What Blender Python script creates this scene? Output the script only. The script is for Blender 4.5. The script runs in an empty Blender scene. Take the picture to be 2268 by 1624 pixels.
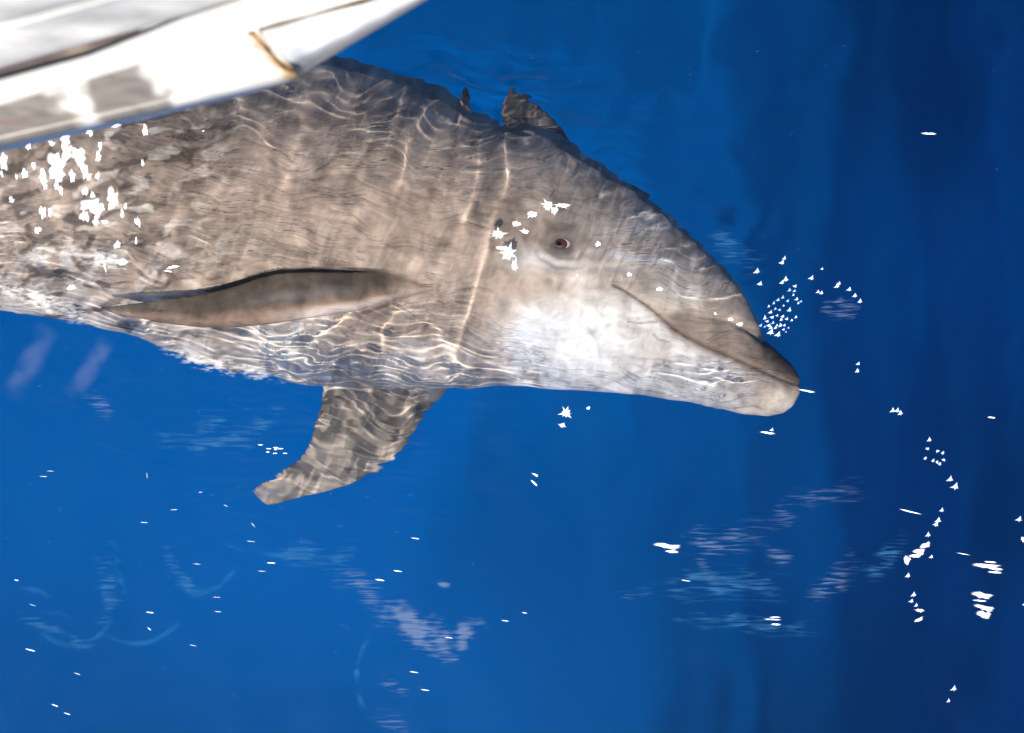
import bpy, bmesh, math, random
import numpy as np
from mathutils import Vector

random.seed(7)
SC = bpy.context.scene
C = SC.collection
H = 3.0                      # camera height above the water
S = 1.74 / 2268.0            # metres per photo unit at the water line

# ------------------------------------------------------------------ camera
cam_d = bpy.data.cameras.new('camera')
cam = bpy.data.objects.new('camera', cam_d)
C.objects.link(cam)
cam.location = (0, 0, H)
cam.rotation_euler = (0, 0, 0)
cam_d.sensor_width = 36.0
cam_d.lens = 36.0 * H / 1.74
cam_d.clip_start = 0.05
cam_d.clip_end = 2000
cam_d.dof.use_dof = True
cam_d.dof.focus_distance = H + 0.02
cam_d.dof.aperture_fstop = 3.2
SC.camera = cam

# ------------------------------------------------------------------ sky, sun, exposure
SUN = Vector((-0.30, -0.72, 1.25)).normalized()
elev = math.asin(SUN.z)
azim = math.atan2(SUN.x, SUN.y)
world = bpy.data.worlds.new('World')
SC.world = world
world.use_nodes = True
wn = world.node_tree.nodes
wl = world.node_tree.links
wn.clear()
wo = wn.new('ShaderNodeOutputWorld')
wb = wn.new('ShaderNodeBackground')
ws = wn.new('ShaderNodeTexSky')
ws.sky_type = 'NISHITA'
ws.sun_disc = False
ws.sun_elevation = elev
ws.sun_rotation = azim
wb.inputs['Strength'].default_value = 0.075
wl.new(ws.outputs[0], wb.inputs['Color'])
wl.new(wb.outputs[0], wo.inputs['Surface'])

sun_d = bpy.data.lights.new('sun', 'SUN')
sun_d.energy = 5.0
sun_d.angle = math.radians(1.1)
sun_d.color = (1.0, 0.93, 0.84)
sun = bpy.data.objects.new('sun', sun_d)
C.objects.link(sun)
sun.location = SUN * 8
sun.rotation_euler = (-SUN).to_track_quat('-Z', 'Y').to_euler()
sun_d.cycles.is_caustics_light = True

SC.view_settings.view_transform = 'Standard'
SC.view_settings.look = 'None'
SC.view_settings.gamma = 1.0
SC.view_settings.use_curve_mapping = False
SC.view_settings.exposure = 0.38
SC.cycles.sample_clamp_indirect = 6.0
SC.cycles.max_bounces = 8
SC.cycles.transparent_max_bounces = 12
SC.cycles.blur_glossy = 0.4


# ------------------------------------------------------------------ helpers
def fac(z):
    """photo-unit scale of a point at height z (flat-water refraction below 0)"""
    return (H - z) / H if z >= 0 else 1.0 - z / (1.33 * H)


def P(px, py, z=0.0):
    f = fac(z)
    return Vector(((px - 1134) * S * f, (812 - py) * S * f, z))


def meta(o, label=None, cat=None, group=None, kind=None):
    if label: o['label'] = label
    if cat: o['category'] = cat
    if group: o['group'] = group
    if kind: o['kind'] = kind
    return o


def np_mesh(name, V, F, smooth=True):
    V = np.asarray(V, dtype=np.float32)
    F = np.asarray(F, dtype=np.int32)
    me = bpy.data.meshes.new(name)
    me.vertices.add(len(V))
    me.vertices.foreach_set('co', V.ravel())
    n = F.shape[1]
    me.loops.add(F.size)
    me.loops.foreach_set('vertex_index', F.ravel())
    me.polygons.add(len(F))
    me.polygons.foreach_set('loop_start', np.arange(0, F.size, n, dtype=np.int32))
    me.polygons.foreach_set('loop_total', np.full(len(F), n, dtype=np.int32))
    me.update(calc_edges=True)
    if smooth:
        me.polygons.foreach_set('use_smooth', np.ones(len(F), dtype=bool))
    return me


def link(name, me, mat=None, parent=None):
    o = bpy.data.objects.new(name, me)
    C.objects.link(o)
    if mat: me.materials.append(mat)
    if parent: o.parent = parent
    return o


def bm_obj(name, bm, mat, parent=None, smooth=False):
    me = bpy.data.meshes.new(name)
    bm.normal_update()
    bm.to_mesh(me)
    bm.free()
    if smooth:
        me.polygons.foreach_set('use_smooth', [True] * len(me.polygons))
    return link(name, me, mat, parent)


def grid_faces(nu, nv, wrap_v=False):
    i = np.arange(nu - 1)[:, None]
    j = np.arange(nv if wrap_v else nv - 1)[None, :]
    j2 = (j + 1) % nv
    return np.stack([i * nv + j, (i + 1) * nv + j, (i + 1) * nv + j2, i * nv + j2], -1).reshape(-1, 4)


def waves(x, y, specs, seed):
    """sum of random sinusoids; specs: (count, lam_lo, lam_hi, angle, spread, slope_rms)"""
    rng = np.random.RandomState(seed)
    out = np.zeros_like(x)
    for cnt, lo, hi, ang, spr, slope in specs:
        for _ in range(cnt):
            lam = math.exp(rng.uniform(math.log(lo), math.log(hi)))
            a = math.radians(ang + spr * rng.randn())
            k = 2 * math.pi / lam
            amp = slope * math.sqrt(2.0 / cnt) / k
            out += amp * np.sin(k * (math.cos(a) * x + math.sin(a) * y) + rng.uniform(0, 6.283))
    return out


def dist_poly(px, py, pts):
    """distance (photo units) to a polyline and the parameter 0..1 along it"""
    best = np.full(px.shape, 1e9)
    tt = np.zeros(px.shape)
    n = len(pts) - 1
    for i in range(n):
        ax, ay = pts[i]
        bx, by = pts[i + 1]
        dx, dy = bx - ax, by - ay
        t = np.clip(((px - ax) * dx + (py - ay) * dy) / (dx * dx + dy * dy), 0, 1)
        d = np.hypot(px - ax - t * dx, py - ay - t * dy)
        m = d < best
        best = np.where(m, d, best)
        tt = np.where(m, (i + t) / n, tt)
    return best, tt


def sstep(a, b, x):
    t = np.clip((x - a) / (b - a), 0, 1)
    return t * t * (3 - 2 * t)


def new_mat(name):
    m = bpy.data.materials.new(name)
    m.use_nodes = True
    nt = m.node_tree
    nt.nodes.clear()
    out = nt.nodes.new('ShaderNodeOutputMaterial')
    return m, nt, nt.nodes, nt.links, out


def pbsdf(name, col, rough=0.5, spec=0.5, var=0.0, vscale=8.0, stretch=(1, 1, 1), bump=0.0, bscale=60.0, col2=None, vdetail=5):
    m, nt, N, L, out = new_mat(name)
    b = N.new('ShaderNodeBsdfPrincipled')
    b.inputs['Roughness'].default_value = rough
    b.inputs['Specular IOR Level'].default_value = spec
    L.new(b.outputs[0], out.inputs[0])
    tc = N.new('ShaderNodeTexCoord')
    mp = N.new('ShaderNodeMapping')
    mp.inputs['Scale'].default_value = stretch
    L.new(tc.outputs['Object'], mp.inputs[0])
    nz = N.new('ShaderNodeTexNoise')
    nz.inputs['Scale'].default_value = vscale
    nz.inputs['Detail'].default_value = vdetail
    L.new(mp.outputs[0], nz.inputs['Vector'])
    rp = N.new('ShaderNodeValToRGB')
    c2 = col2 or tuple(c * (1 - var) for c in col)
    rp.color_ramp.elements[0].position = 0.35
    rp.color_ramp.elements[1].position = 0.65
    rp.color_ramp.elements[0].color = (*c2, 1)
    rp.color_ramp.elements[1].color = (*col, 1)
    L.new(nz.outputs[0], rp.inputs[0])
    L.new(rp.outputs[0], b.inputs['Base Color'])
    if bump:
        n2 = N.new('ShaderNodeTexNoise')
        n2.inputs['Scale'].default_value = bscale
        L.new(mp.outputs[0], n2.inputs['Vector'])
        bp = N.new('ShaderNodeBump')
        bp.inputs['Strength'].default_value = bump
        bp.inputs['Distance'].default_value = 0.004
        L.new(n2.outputs[0], bp.inputs['Height'])
        L.new(bp.outputs[0], b.inputs['Normal'])
    return m


# ------------------------------------------------------------------ water
def axis(half, step, far, grow=1.16):
    a = [0.0]
    while a[-1] < half: a.append(a[-1] + step)
    d = step
    while a[-1] < far:
        d *= grow
        a.append(a[-1] + d)
    a = np.array(a)
    return np.concatenate([-a[:0:-1], a])


CREST = [  # long steep wavelets that throw bright bands on the flank
    ([(1120, 400), (1090, 470), (1062, 580), (1030, 680), (1000, 770), (975, 850)], 1.25, 15),
    ([(1042, 300), (1040, 400), (1030, 470), (990, 570), (940, 650)], 0.9, 15),
    ([(1050, 210), (1080, 300), (1102, 410), (1112, 470)], 1.1, 16),
    ([(1130, 260), (1200, 330), (1260, 420)], 1.0, 15),
    ([(830, 150), (850, 250), (835, 350)], 0.8, 17),
    ([(965, 262), (905, 300), (882, 350), (870, 420), (840, 500)], 1.1, 15),
    ([(960, 200), (985, 270), (985, 340)], 0.9, 15),
    ([(660, 230), (630, 340), (600, 470), (560, 560)], 0.8, 20),
    ([(760, 730), (700, 790), (640, 830)], 1.0, 15),
    ([(700, 440), (660, 520), (640, 600)], 0.7, 19),
    ([(780, 470), (740, 560), (730, 620)], 0.6, 18),
    ([(1390, 350), (1330, 380), (1290, 430)], 0.7, 14),
    ([(870, 720), (820, 780), (800, 850)], 0.8, 14),
    ([(480, 210), (500, 300), (470, 380)], 0.7, 20),
    ([(300, 420), (330, 520), (300, 600)], 0.7, 20),
    ([(120, 420), (90, 520), (130, 600)], 0.8, 20),
    ([(1340, 388), (1385, 392), (1430, 404)], 0.22, 6),
    ([(1330, 428), (1400, 430), (1470, 446)], 0.26, 7),
    ([(1370, 472), (1430, 476), (1510, 494)], 0.24, 6),
    ([(1350, 508), (1420, 512), (1480, 520)], 0.22, 7),
    ([(1440, 532), (1510, 538), (1575, 552)], 0.24, 6),
    ([(1500, 584), (1550, 586), (1605, 600)], 0.26, 7),
    ([(1520, 622), (1580, 630), (1635, 648)], 0.28, 6),
    ([(1560, 654), (1610, 660), (1655, 676)], 0.28, 6),
    ([(1575, 684), (1620, 688), (1672, 704)], 0.26, 6),
    ([(1470, 838), (1540, 842), (1610, 856)], 0.24, 6),
    ([(1500, 860), (1570, 866), (1650, 884)], 0.24, 6),
    ([(1440, 868), (1520, 880), (1580, 892)], 0.22, 6),
    ([(1290, 470), (1330, 462), (1370, 466)], 0.24, 8),
]


def water_height(X, Y, cell):
    px = X / S + 1134
    py = 812 - Y / S
    # calm water round the head, choppier at the tail side and over the back
    head = np.exp(-(((px - 1320) / 260) ** 2 + ((py - 680) / 200) ** 2))
    brow = np.exp(-(((px - 1560) / 170) ** 2 + ((py - 560) / 150) ** 2)) + 0.7 * np.exp(-(((px - 1560) / 120) ** 2 + ((py - 870) / 40) ** 2))
    back = np.exp(-(((px - 1000) / 420) ** 2 + ((py - 230) / 150) ** 2))
    tail = np.exp(-(((px - 150) / 420) ** 2 + ((py - 600) / 300) ** 2))
    lowf = np.exp(-(((px - 760) / 320) ** 2 + ((py - 960) / 190) ** 2))
    fade = np.clip(1 - cell / 0.01, 0, 1)
    mod = 0.62 + 0.38 * np.sin(waves(X, Y, [(5, 0.25, 0.7, 60, 60, 6.0)], 3))
    z = waves(X, Y, [(6, 0.7, 2.4, 200, 50, 0.008)], 11)
    wx = X + 0.012 * np.sin(waves(X, Y, [(5, 0.12, 0.4, 0, 180, 9.0)], 21)) + waves(X, Y, [(8, 0.05, 0.3, 0, 180, 0.35)], 22)
    wy = Y + waves(X, Y, [(8, 0.05, 0.3, 0, 180, 0.30)], 23)
    calm = 1 - 0.75 * np.clip(head, 0, 1) - 0.35 * np.exp(-(((px - 560) / 330) ** 2 + ((py - 660) / 80) ** 2))
    calm = calm * (0.28 + 0.72 * np.exp(-(((px - 700) / 720) ** 4 + ((py - 560) / 520) ** 4)))
    z += fade * calm * waves(wx, wy, [(16, 0.10, 0.26, 168, 24, 0.088)], 12)
    fine = waves(wx, wy, [(24, 0.013, 0.034, 84, 12, 0.075)], 13)
    mid = waves(wx, wy, [(16, 0.05, 0.14, 70, 50, 0.080)], 14)
    k = 0.17 + 2.3 * back + 0.7 * tail + 1.3 * lowf + 2.0 * brow - 0.30 * head
    dfin, _ = dist_poly(px, py, [(240, 682), (420, 688), (600, 660), (760, 650), (880, 635)])
    k = k * (1 - 0.85 * np.exp(-(dfin / 62) ** 4))
    z += fade * mod * np.clip(k, 0.04, 2) * (fine * (0.75 + 0.5 * lowf + 0.4 * back + 0.5 * brow) + (0.70 + 0.3 * back) * mid)
    for pts, amp, sg in CREST:
        near = (np.abs(X) < 1.2) & (np.abs(Y) < 0.9)
        d, t = dist_poly(px[near], py[near], pts)
        w = np.sin(np.clip(t, 0.02, 0.98) * math.pi) ** 0.5
        z[near] += fade[near] * 0.0044 * amp * w * np.exp(-(d / sg) ** 2 / 2)
    return z


def build_water():
    ax = axis(0.92, 0.0022, 70)
    ay = axis(0.68, 0.0022, 70)
    X, Y = np.meshgrid(ax, ay, indexing='ij')
    cx = np.gradient(ax)[:, None] + 0 * Y
    cy = np.gradient(ay)[None, :] + 0 * X
    Z = water_height(X, Y, np.maximum(cx, cy))
    V = np.stack([X, Y, Z], -1).reshape(-1, 3)
    me = np_mesh('sea_surface', V, grid_faces(len(ax), len(ay)))
    m, nt, N, L, out = new_mat('clear_sea_water')
    g = N.new('ShaderNodeBsdfGlass')
    g.inputs['IOR'].default_value = 1.33
    g.inputs['Roughness'].default_value = 0.0
    g.inputs['Color'].default_value = (0.97, 0.985, 1.0, 1)
    L.new(g.outputs[0], out.inputs[0])
    o = link('sea_surface', me, m)
    o.cycles.is_caustics_caster = True
    meta(o, 'rippled clear sea surface over the dolphin', None, None, 'structure')
    return o


def build_deep():
    a = axis(8.0, 0.25, 400, 1.2)
    X, Y = np.meshgrid(a, a, indexing='ij')
    q = np.clip(X + 2.0, 0, 60)  # sheet falls away rightward so that side of the water darkens
    Z = -26 - np.where(q < 8.5, 0.0148 * q ** 3, 9.09 + 3.21 * (q - 8.5)) + waves(X, Y, [(9, 5.0, 12.0, 30, 60, 0.20)], 5) * np.exp(-(q / 3.2) ** 2) * np.exp(-(X**2 + Y**2) / 2000)
    me = np_mesh('deep_water', np.stack([X, Y, Z], -1).reshape(-1, 3), grid_faces(len(a), len(a)))
    m = pbsdf('deep_blue_water', (0.0, 0.102, 0.352), 1.0, 0.0, 0.40, 0.16, (1, 0.9, 0.1), vdetail=1.5)
    o = link('deep_water', me, m)
    o.cycles.is_caustics_receiver = True
    meta(o, 'deep blue water below the surface', None, None, 'structure')


# ------------------------------------------------------------------ dolphin
TOP = [(-1500, 560), (-1150, 500), (-700, 380), (-350, 250), (0, 150), (250, 110), (500, 105), (700, 122), (800, 138), (900, 165),
       (1000, 215), (1100, 268), (1180, 285), (1240, 305), (1310, 352), (1400, 410), (1480, 475), (1540, 528),
       (1600, 592), (1640, 645), (1668, 695), (1684, 725), (1692, 748), (1705, 762), (1722, 778), (1740, 794), (1755, 810),
       (1765, 828), (1770, 845), (1771, 856)]
BOT = [(-1500, 600), (-1150, 620), (-700, 640), (-350, 650), (0, 690), (150, 710), (300, 745), (400, 792), (500, 822), (600, 838), (700, 850), (850, 860),
       (1000, 862), (1100, 857), (1300, 866), (1450, 878), (1520, 888), (1600, 906), (1650, 918), (1700, 922),
       (1735, 915), (1755, 900), (1766, 880), (1770, 868), (1771, 858)]
WID = [(-1500, 0.02), (-1150, 0.05), (-700, 0.11), (-350, 0.16), (0, 0.22), (500, 0.255), (800, 0.25), (1000, 0.225),
       (1200, 0.175), (1350, 0.135), (1500, 0.10), (1600, 0.078), (1680, 0.058), (1720, 0.046), (1750, 0.034), (1766, 0.02), (1771, 0.004)]
ZTOP = [(-1500, -0.30), (-700, -0.18), (-350, -0.10), (0, -0.06), (300, -0.055), (700, -0.055), (1000, -0.048), (1150, -0.034), (1240, -0.028),
        (1350, -0.034), (1480, -0.042), (1600, -0.046), (1700, -0.048), (1771, -0.060)]
MOUTH = [(1357, 632), (1385, 645), (1410, 662), (1440, 683), (1462, 702), (1490, 728), (1520, 748), (1560, 768), (1610, 788),
         (1650, 806), (1690, 824), (1725, 840), (1752, 850), (1772, 854)]
CREASE = [(1696, 752), (1660, 728), (1620, 710), (1570, 700), (1520, 692), (1470, 690)]


def lerp(tab, x):
    t = np.array(tab)
    return np.interp(x, t[:, 0], t[:, 1])


def body_base():
    u = np.linspace(0, 1, 700)
    xs = np.concatenate([np.linspace(-1500, 1690, 420), 1690 + 81 * np.sin(np.linspace(0.02, 1, 60) * math.pi / 2)])
    def sm(a, n):
        k = np.ones(n) / n
        return np.convolve(np.pad(a, n // 2, mode='edge'), k, 'valid')
    yt, yb, w, zt = lerp(TOP, xs), lerp(BOT, xs), lerp(WID, xs), lerp(ZTOP, xs)
    for arr in (yt, yb, w, zt):
        arr[:405] = sm(arr, 9)[:len(arr)][:405]
    nth = 160
    th = np.linspace(0, 2 * math.pi, nth, endpoint=False)
    V = []
    for x, t, b, ww, z in zip(xs, yt, yb, w, zt):
        zc = z - ww
        f = fac(zc)
        X = (x - 1134) * S * (1 + (f - 1))
        yc = (812 - 0.5 * (t + b)) * S * f
        hh = 0.5 * (b - t) * S * f
        V.append(np.stack([np.full(nth, X), yc + hh * np.cos(th), zc + ww * np.sin(th)], -1))
    V = np.concatenate(V)
    F = grid_faces(len(xs), nth, True)
    n = len(V)
    V = np.concatenate([V, [V[:nth].mean(0)], [V[-nth:].mean(0)]])
    tri = []
    for j in range(nth):
        tri.append((n, j, (j + 1) % nth))
        a = (len(xs) - 1) * nth
        tri.append((n + 1, a + (j + 1) % nth, a + j))
    return V, F, tri


def blade(L, R, Z, T, n=60, m=24, lead=0.8):
    """flipper between curve L (trailing) and R (leading); Z height and T thickness along it"""
    s = np.linspace(0, 1, n)
    s = 1 - (1 - s) ** 1.6
    sl = np.linspace(0, 1, len(L)); sr = np.linspace(0, 1, len(R))
    L = np.array(L, float); R = np.array(R, float)
    lx, ly = np.interp(s, sl, L[:, 0]), np.interp(s, sl, L[:, 1])
    rx, ry = np.interp(s, sr, R[:, 0]), np.interp(s, sr, R[:, 1])
    zz = np.interp(s, np.linspace(0, 1, len(Z)), Z)
    tz = np.interp(s, np.linspace(0, 1, len(T)), T)
    ph = np.linspace(0, 2 * math.pi, m, endpoint=False)
    c = 0.5 - 0.5 * np.cos(ph)              # 0 trailing .. 1 leading
    side = np.sin(ph)
    prof = np.sign(side) * np.abs(side) ** 0.9 * (0.30 + 0.9 * c ** 1.3)
    V = []
    for i in range(n):
        z0 = zz[i]
        f = fac(z0)
        x = (lx[i] + (rx[i] - lx[i]) * c - 1134) * S * f
        y = (812 - (ly[i] + (ry[i] - ly[i]) * c)) * S * f
        z = z0 + prof * tz[i] * 0.5
        V.append(np.stack([x, y, z], -1))
    V = np.concatenate(V)
    F = grid_faces(n, m, True)
    k = len(V)
    V = np.concatenate([V, [V[:m].mean(0)], [V[-m:].mean(0)]])
    tri = []
    for j in range(m):
        tri.append((k, j, (j + 1) % m))
        a = (n - 1) * m
        tri.append((k + 1, a + (j + 1) % m, a + j))
    return V, F, tri


NEAR_T = [(960, 630), (900, 606), (840, 602), (760, 601), (680, 602), (620, 604), (575, 614), (530, 630), (480, 644), (420, 655), (350, 664), (280, 672), (222, 680)]
NEAR_L = [(990, 640), (930, 652), (880, 664), (800, 686), (730, 699), (660, 710), (590, 720), (520, 726), (450, 726), (390, 719), (330, 710), (270, 698), (224, 686)]
FAR_T = [(700, 800), (708, 850), (702, 890), (695, 930), (690, 966), (672, 998), (640, 1028), (605, 1050), (575, 1068), (556, 1088)]
FAR_L = [(985, 800), (976, 862), (950, 912), (924, 958), (890, 1002), (848, 1040), (796, 1070), (728, 1090), (655, 1102), (588, 1118)]


def build_body(parent):
    parts = [body_base(),
             blade(NEAR_T, NEAR_L, [-0.090, -0.064, -0.052, -0.050, -0.052, -0.056, -0.062, -0.070], [0.065, 0.055, 0.050, 0.044, 0.036, 0.028, 0.019, 0.010]),
             blade(FAR_T, FAR_L, [-0.30, -0.30, -0.31, -0.33, -0.36], [0.05, 0.035, 0.026, 0.016, 0.006])]
    parts.append(blade([(1118, 300), (1120, 262), (1126, 225), (1130, 200)], [(1262, 318), (1240, 282), (1185, 232), (1142, 203)], [-0.20, -0.20, -0.19, -0.18], [0.05, 0.04, 0.025, 0.006]))
    parts.append(blade([(1000, 250), (1018, 220), (1030, 192)], [(1062, 262), (1048, 225), (1036, 192)], [-0.21, -0.20, -0.19], [0.05, 0.03, 0.006]))
    # dorsal fin (hidden under the boat) and flukes
    parts.append(blade([(80, 260), (60, 140), (20, 20), (-40, -60), (-90, -95)], [(430, 230), (380, 90), (280, -10), (120, -80), (-70, -105)],
                       [-0.25, -0.25, -0.25, -0.25], [0.06, 0.04, 0.02, 0.006]))
    bm = bmesh.new()
    for V, F, T in parts:
        vs = [bm.verts.new(v) for v in V.tolist()]
        for f in F.tolist():
            try: bm.faces.new([vs[i] for i in f])
            except ValueError: pass
        for f in T:
            try: bm.faces.new([vs[i] for i in f])
            except ValueError: pass
    # flukes: two blades standing in the vertical plane
    for sgn in (1, -1):
        c0 = P(-1450, 580, -0.27)
        pts_l = [(0.10, 0.0), (0.02, 0.10), (-0.10, 0.22), (-0.20, 0.32)]
        pts_t = [(-0.12, 0.0), (-0.14, 0.10), (-0.20, 0.22), (-0.23, 0.31)]
        rings = []
        for (lx, lz), (tx, tz), th in zip(pts_l, pts_t, (0.03, 0.02, 0.012, 0.004)):
            ring = []
            for a in range(12):
                c = 0.5 - 0.5 * math.cos(a * math.pi / 6)
                ring.append(bm.verts.new((c0.x + tx + (lx - tx) * c, c0.y + math.sin(a * math.pi / 6) * th, c0.z + sgn * (tz + (lz - tz) * c))))
            rings.append(ring)
        for r0, r1 in zip(rings, rings[1:]):
            for a in range(12):
                bm.faces.new((r0[a], r0[(a + 1) % 12], r1[(a + 1) % 12], r1[a]))
        bm.faces.new(rings[0]); bm.faces.new(rings[-1])
    bmesh.ops.recalc_face_normals(bm, faces=bm.faces)
    me = bpy.data.meshes.new('body_base')
    bm.to_mesh(me)
    bm.free()
    tmp = bpy.data.objects.new('body_base', me)
    C.objects.link(tmp)
    md = tmp.modifiers.new('r', 'REMESH')
    md.mode = 'VOXEL'
    md.voxel_size = VOX
    sm = tmp.modifiers.new('s', 'SMOOTH')
    sm.factor = 0.5
    sm.iterations = 6
    dg = bpy.context.evaluated_depsgraph_get()
    me2 = bpy.data.meshes.new_from_object(tmp.evaluated_get(dg))
    bpy.data.objects.remove(tmp)
    me2.name = 'body'
    n = len(me2.vertices)
    co = np.empty(n * 3, np.float32)
    me2.vertices.foreach_get('co', co)
    co = co.reshape(-1, 3).astype(np.float64)
    nr = np.empty(n * 3, np.float32)
    me2.vertices.foreach_get('normal', nr)
    nr = nr.reshape(-1, 3)
    f = np.where(co[:, 2] >= 0, (H - co[:, 2]) / H, 1 - co[:, 2] / (1.33 * H))
    px = co[:, 0] / S / f + 1134
    py = 812 - co[:, 1] / S / f
    up = sstep(-0.15, 0.25, nr[:, 2])
    # relief: mouth line, melon crease, eye socket, blubber folds behind the head
    d = np.zeros(n)
    dm, tm = dist_poly(px, py, MOUTH)
    d -= up * 0.0030 * np.exp(-(dm / 4.5) ** 2) * np.clip(tm * 8, 0.2, 1)
    d += up * 0.0016 * np.exp(-((dm - 13) / 9) ** 2) * np.clip(tm * 4, 0, 1)
    dc, tc_ = dist_poly(px, py, CREASE)
    d -= up * 0.0095 * np.exp(-(dc / 10) ** 2) * (1 - tc_) ** 0.7
    d += up * 0.006 * np.exp(-(((px - 1600) / 60) ** 2 + ((py - 655) / 45) ** 2))
    de = np.hypot((px - 1246) / 1.25, py - 540)
    d += up * (0.0035 * np.exp(-((de - 30) / 13) ** 2) - 0.0045 * np.exp(-(de / 15) ** 2))
    fold, ft = dist_poly(px, py, [(1150, 560), (1200, 592), (1260, 600), (1340, 590), (1420, 600), (1500, 625)])
    d -= up * 0.0014 * np.exp(-(fold / 7) ** 2) * np.sin(ft * math.pi)
    d += up * 0.0009 * np.exp(-((fold - 14) / 8) ** 2) * np.sin(ft * math.pi)
    co2 = co + nr * d[:, None]
    me2.vertices.foreach_set('co', co2.astype(np.float32).ravel())
    # ---- skin markings, with a few highlights painted in
    def nz(scale, seed, sx=1, sy=1):
        x, y = px * sx / scale, py * sy / scale
        wx_ = x + waves(x, y, [(8, 1.0, 4.0, 0, 180, 0.5)], seed + 50)
        wy_ = y + waves(x, y, [(8, 1.0, 4.0, 0, 180, 0.5)], seed + 90)
        v = waves(wx_, wy_, [(22, 0.5, 3.0, 0, 180, 1.0)], seed)
        return v / (v.std() + 1e-9)
    ta = np.array([0.44, 0.33, 0.25])
    col = np.tile(ta, (n, 1))
    def blend(mask, c):
        nonlocal col
        mask = np.clip(mask, 0, 1)[:, None]
        col = col * (1 - mask) + np.array(c) * mask
    n1, n2, n3 = nz(120, 1), nz(40, 2), nz(18, 3)
    ru, rv = px * 0.42 - py * 0.91, px * 0.91 + py * 0.42          # strokes leaning with the flank
    def nr_(su, sv, seed):
        x, y = ru / su, rv / sv
        v = waves(x + waves(x, y, [(8, 1.0, 4.0, 0, 180, 0.6)], seed + 50), y + waves(x, y, [(8, 1.0, 4.0, 0, 180, 0.6)], seed + 90), [(22, 0.6, 3.0, 0, 180, 1.0)], seed)
        return v / v.std()
    ytop, ybot = lerp(TOP, px), lerp(BOT, px)
    v = (py - ytop) / np.maximum(ybot - ytop, 1)          # 0 back .. 1 belly
    blend(0.68 * sstep(0.36, 0.04, v + 0.03 * n1) * sstep(1750, 1500, px), (0.23, 0.20, 0.18))
    blend(0.75 * sstep(0.80, 0.93, v + 0.03 * n1) * sstep(1250, 950, px), (0.80, 0.70, 0.59))
    # grey face, cheek, pale streaks and painted highlights
    blend(0.6 * np.exp(-(((px - 1400) / 210) ** 2 + ((py - 560) / 130) ** 2)), (0.46, 0.40, 0.345))
    cheek = sstep(-20, 90, (py - (612 + (1420 - px) * 0.13 * (px < 1420))) + 14 * n1 + 6 * n2) * sstep(1060, 1260, px + 22 * n1 + 0.25 * (py - 720))
    below = sstep(-4, 10, py - lerp(MOUTH, px)) * (px > 1357) + (px <= 1357)
    blend(0.95 * cheek * below * sstep(1770, 1520, px), (0.74, 0.68, 0.61))
    blend(0.95 * np.exp(-((np.hypot((px - 1235) / 1.15, py - 762) + 10 * n1) / 120) ** 4), (1.0, 0.97, 0.93))
    blend(0.8 * cheek * np.exp(-(((px - 1420) / 130) ** 2 + ((py - 845) / 24) ** 2)), (0.84, 0.80, 0.74))
    blend(0.6 * np.exp(-(((px - 1545) / 130) ** 2 + ((py - 850) / 40) ** 2)) * below, (0.62, 0.58, 0.53))
    blend(0.75 * np.exp(-(((px - 1515) / 55) ** 2 + ((py - 655) / 26) ** 2)), (0.84, 0.77, 0.62))  # yellowish highlight painted into the head colour
    blend(0.75 * np.exp(-(((px - 1405 - (py - 572) * 2) / 75) ** 2 + ((py - 572 - (px - 1405) * 0.12) / 10) ** 2)), (0.80, 0.77, 0.74))  # long white highlight painted on the skin
    blend(0.6 * np.exp(-((px - 1425) / 60) ** 2 - ((py - 500) / 30) ** 2), (0.62, 0.58, 0.56))
    blend(0.75 * np.exp(-(((px - 1180) / 60) ** 2 + ((py - 575) / 26) ** 2)), (0.74, 0.70, 0.66))  # white highlight painted behind the eye
    blend(0.35 * np.exp(-(((px - 1480) / 60) ** 2 + ((py - 640) / 40) ** 2)), (0.5, 0.47, 0.42))
    blend(0.5 * sstep(0.5, 1.7, nr_(46, 9, 33)) * sstep(1150, 1300, px) * sstep(700, 560, py), (0.20, 0.175, 0.16))
    blend(0.45 * sstep(0.6, 1.7, nr_(40, 8, 34)) * sstep(1150, 1300, px) * sstep(740, 600, py), (0.68, 0.62, 0.56))
    # upper beak: dark, brown along the lip
    beak = sstep(-3, 8, lerp(MOUTH, px) - py) * sstep(1450, 1530, px) * sstep(-4, 12, py - lerp(sorted(CREASE), px) * (px < 1696) - 0 * py)
    blend(0.55 * beak, (0.19, 0.140, 0.110))
    blend(0.85 * beak * sstep(1540, 1640, px) * sstep(0.75, 0.1, (py - lerp(TOP, px)) / 95 + 0.06 * n2), (0.060, 0.046, 0.038))
    blend(0.55 * np.exp(-((dm - 2) / 13) ** 2) * sstep(0.15, 0.4, tm), (0.21, 0.14, 0.10))
    blend(0.75 * sstep(1650, 1700, px + 10 * n2) * below, (0.40, 0.32, 0.25))
    blend(0.8 * sstep(1668, 1710, px + 8 * n2) * sstep(866, 886, py + 5 * n2), (0.62, 0.53, 0.42))
    blend(0.95 * np.exp(-(dm / 2.5) ** 2) * up, (0.050, 0.026, 0.018))
    # round the eye
    blend(0.85 * np.exp(-(np.hypot((px - 1240) / 1.2, py - 520) / 52) ** 2), (0.150, 0.125, 0.105))
    blend(0.8 * np.exp(-(de / 26) ** 2), (0.10, 0.085, 0.075))
    blend(0.85 * np.exp(-(de / 17) ** 2), (0.07, 0.06, 0.055))
    blend(0.35 * np.exp(-((fold) / 9) ** 2) * np.sin(ft * math.pi), (0.58, 0.55, 0.53))
    # flippers
    near = (co[:, 2] > -0.095) & (px < 905) & (py > 590) & (py < 735)
    tN = np.array(NEAR_T)[::-1]; lN = np.array(NEAR_L)[::-1]
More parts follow.
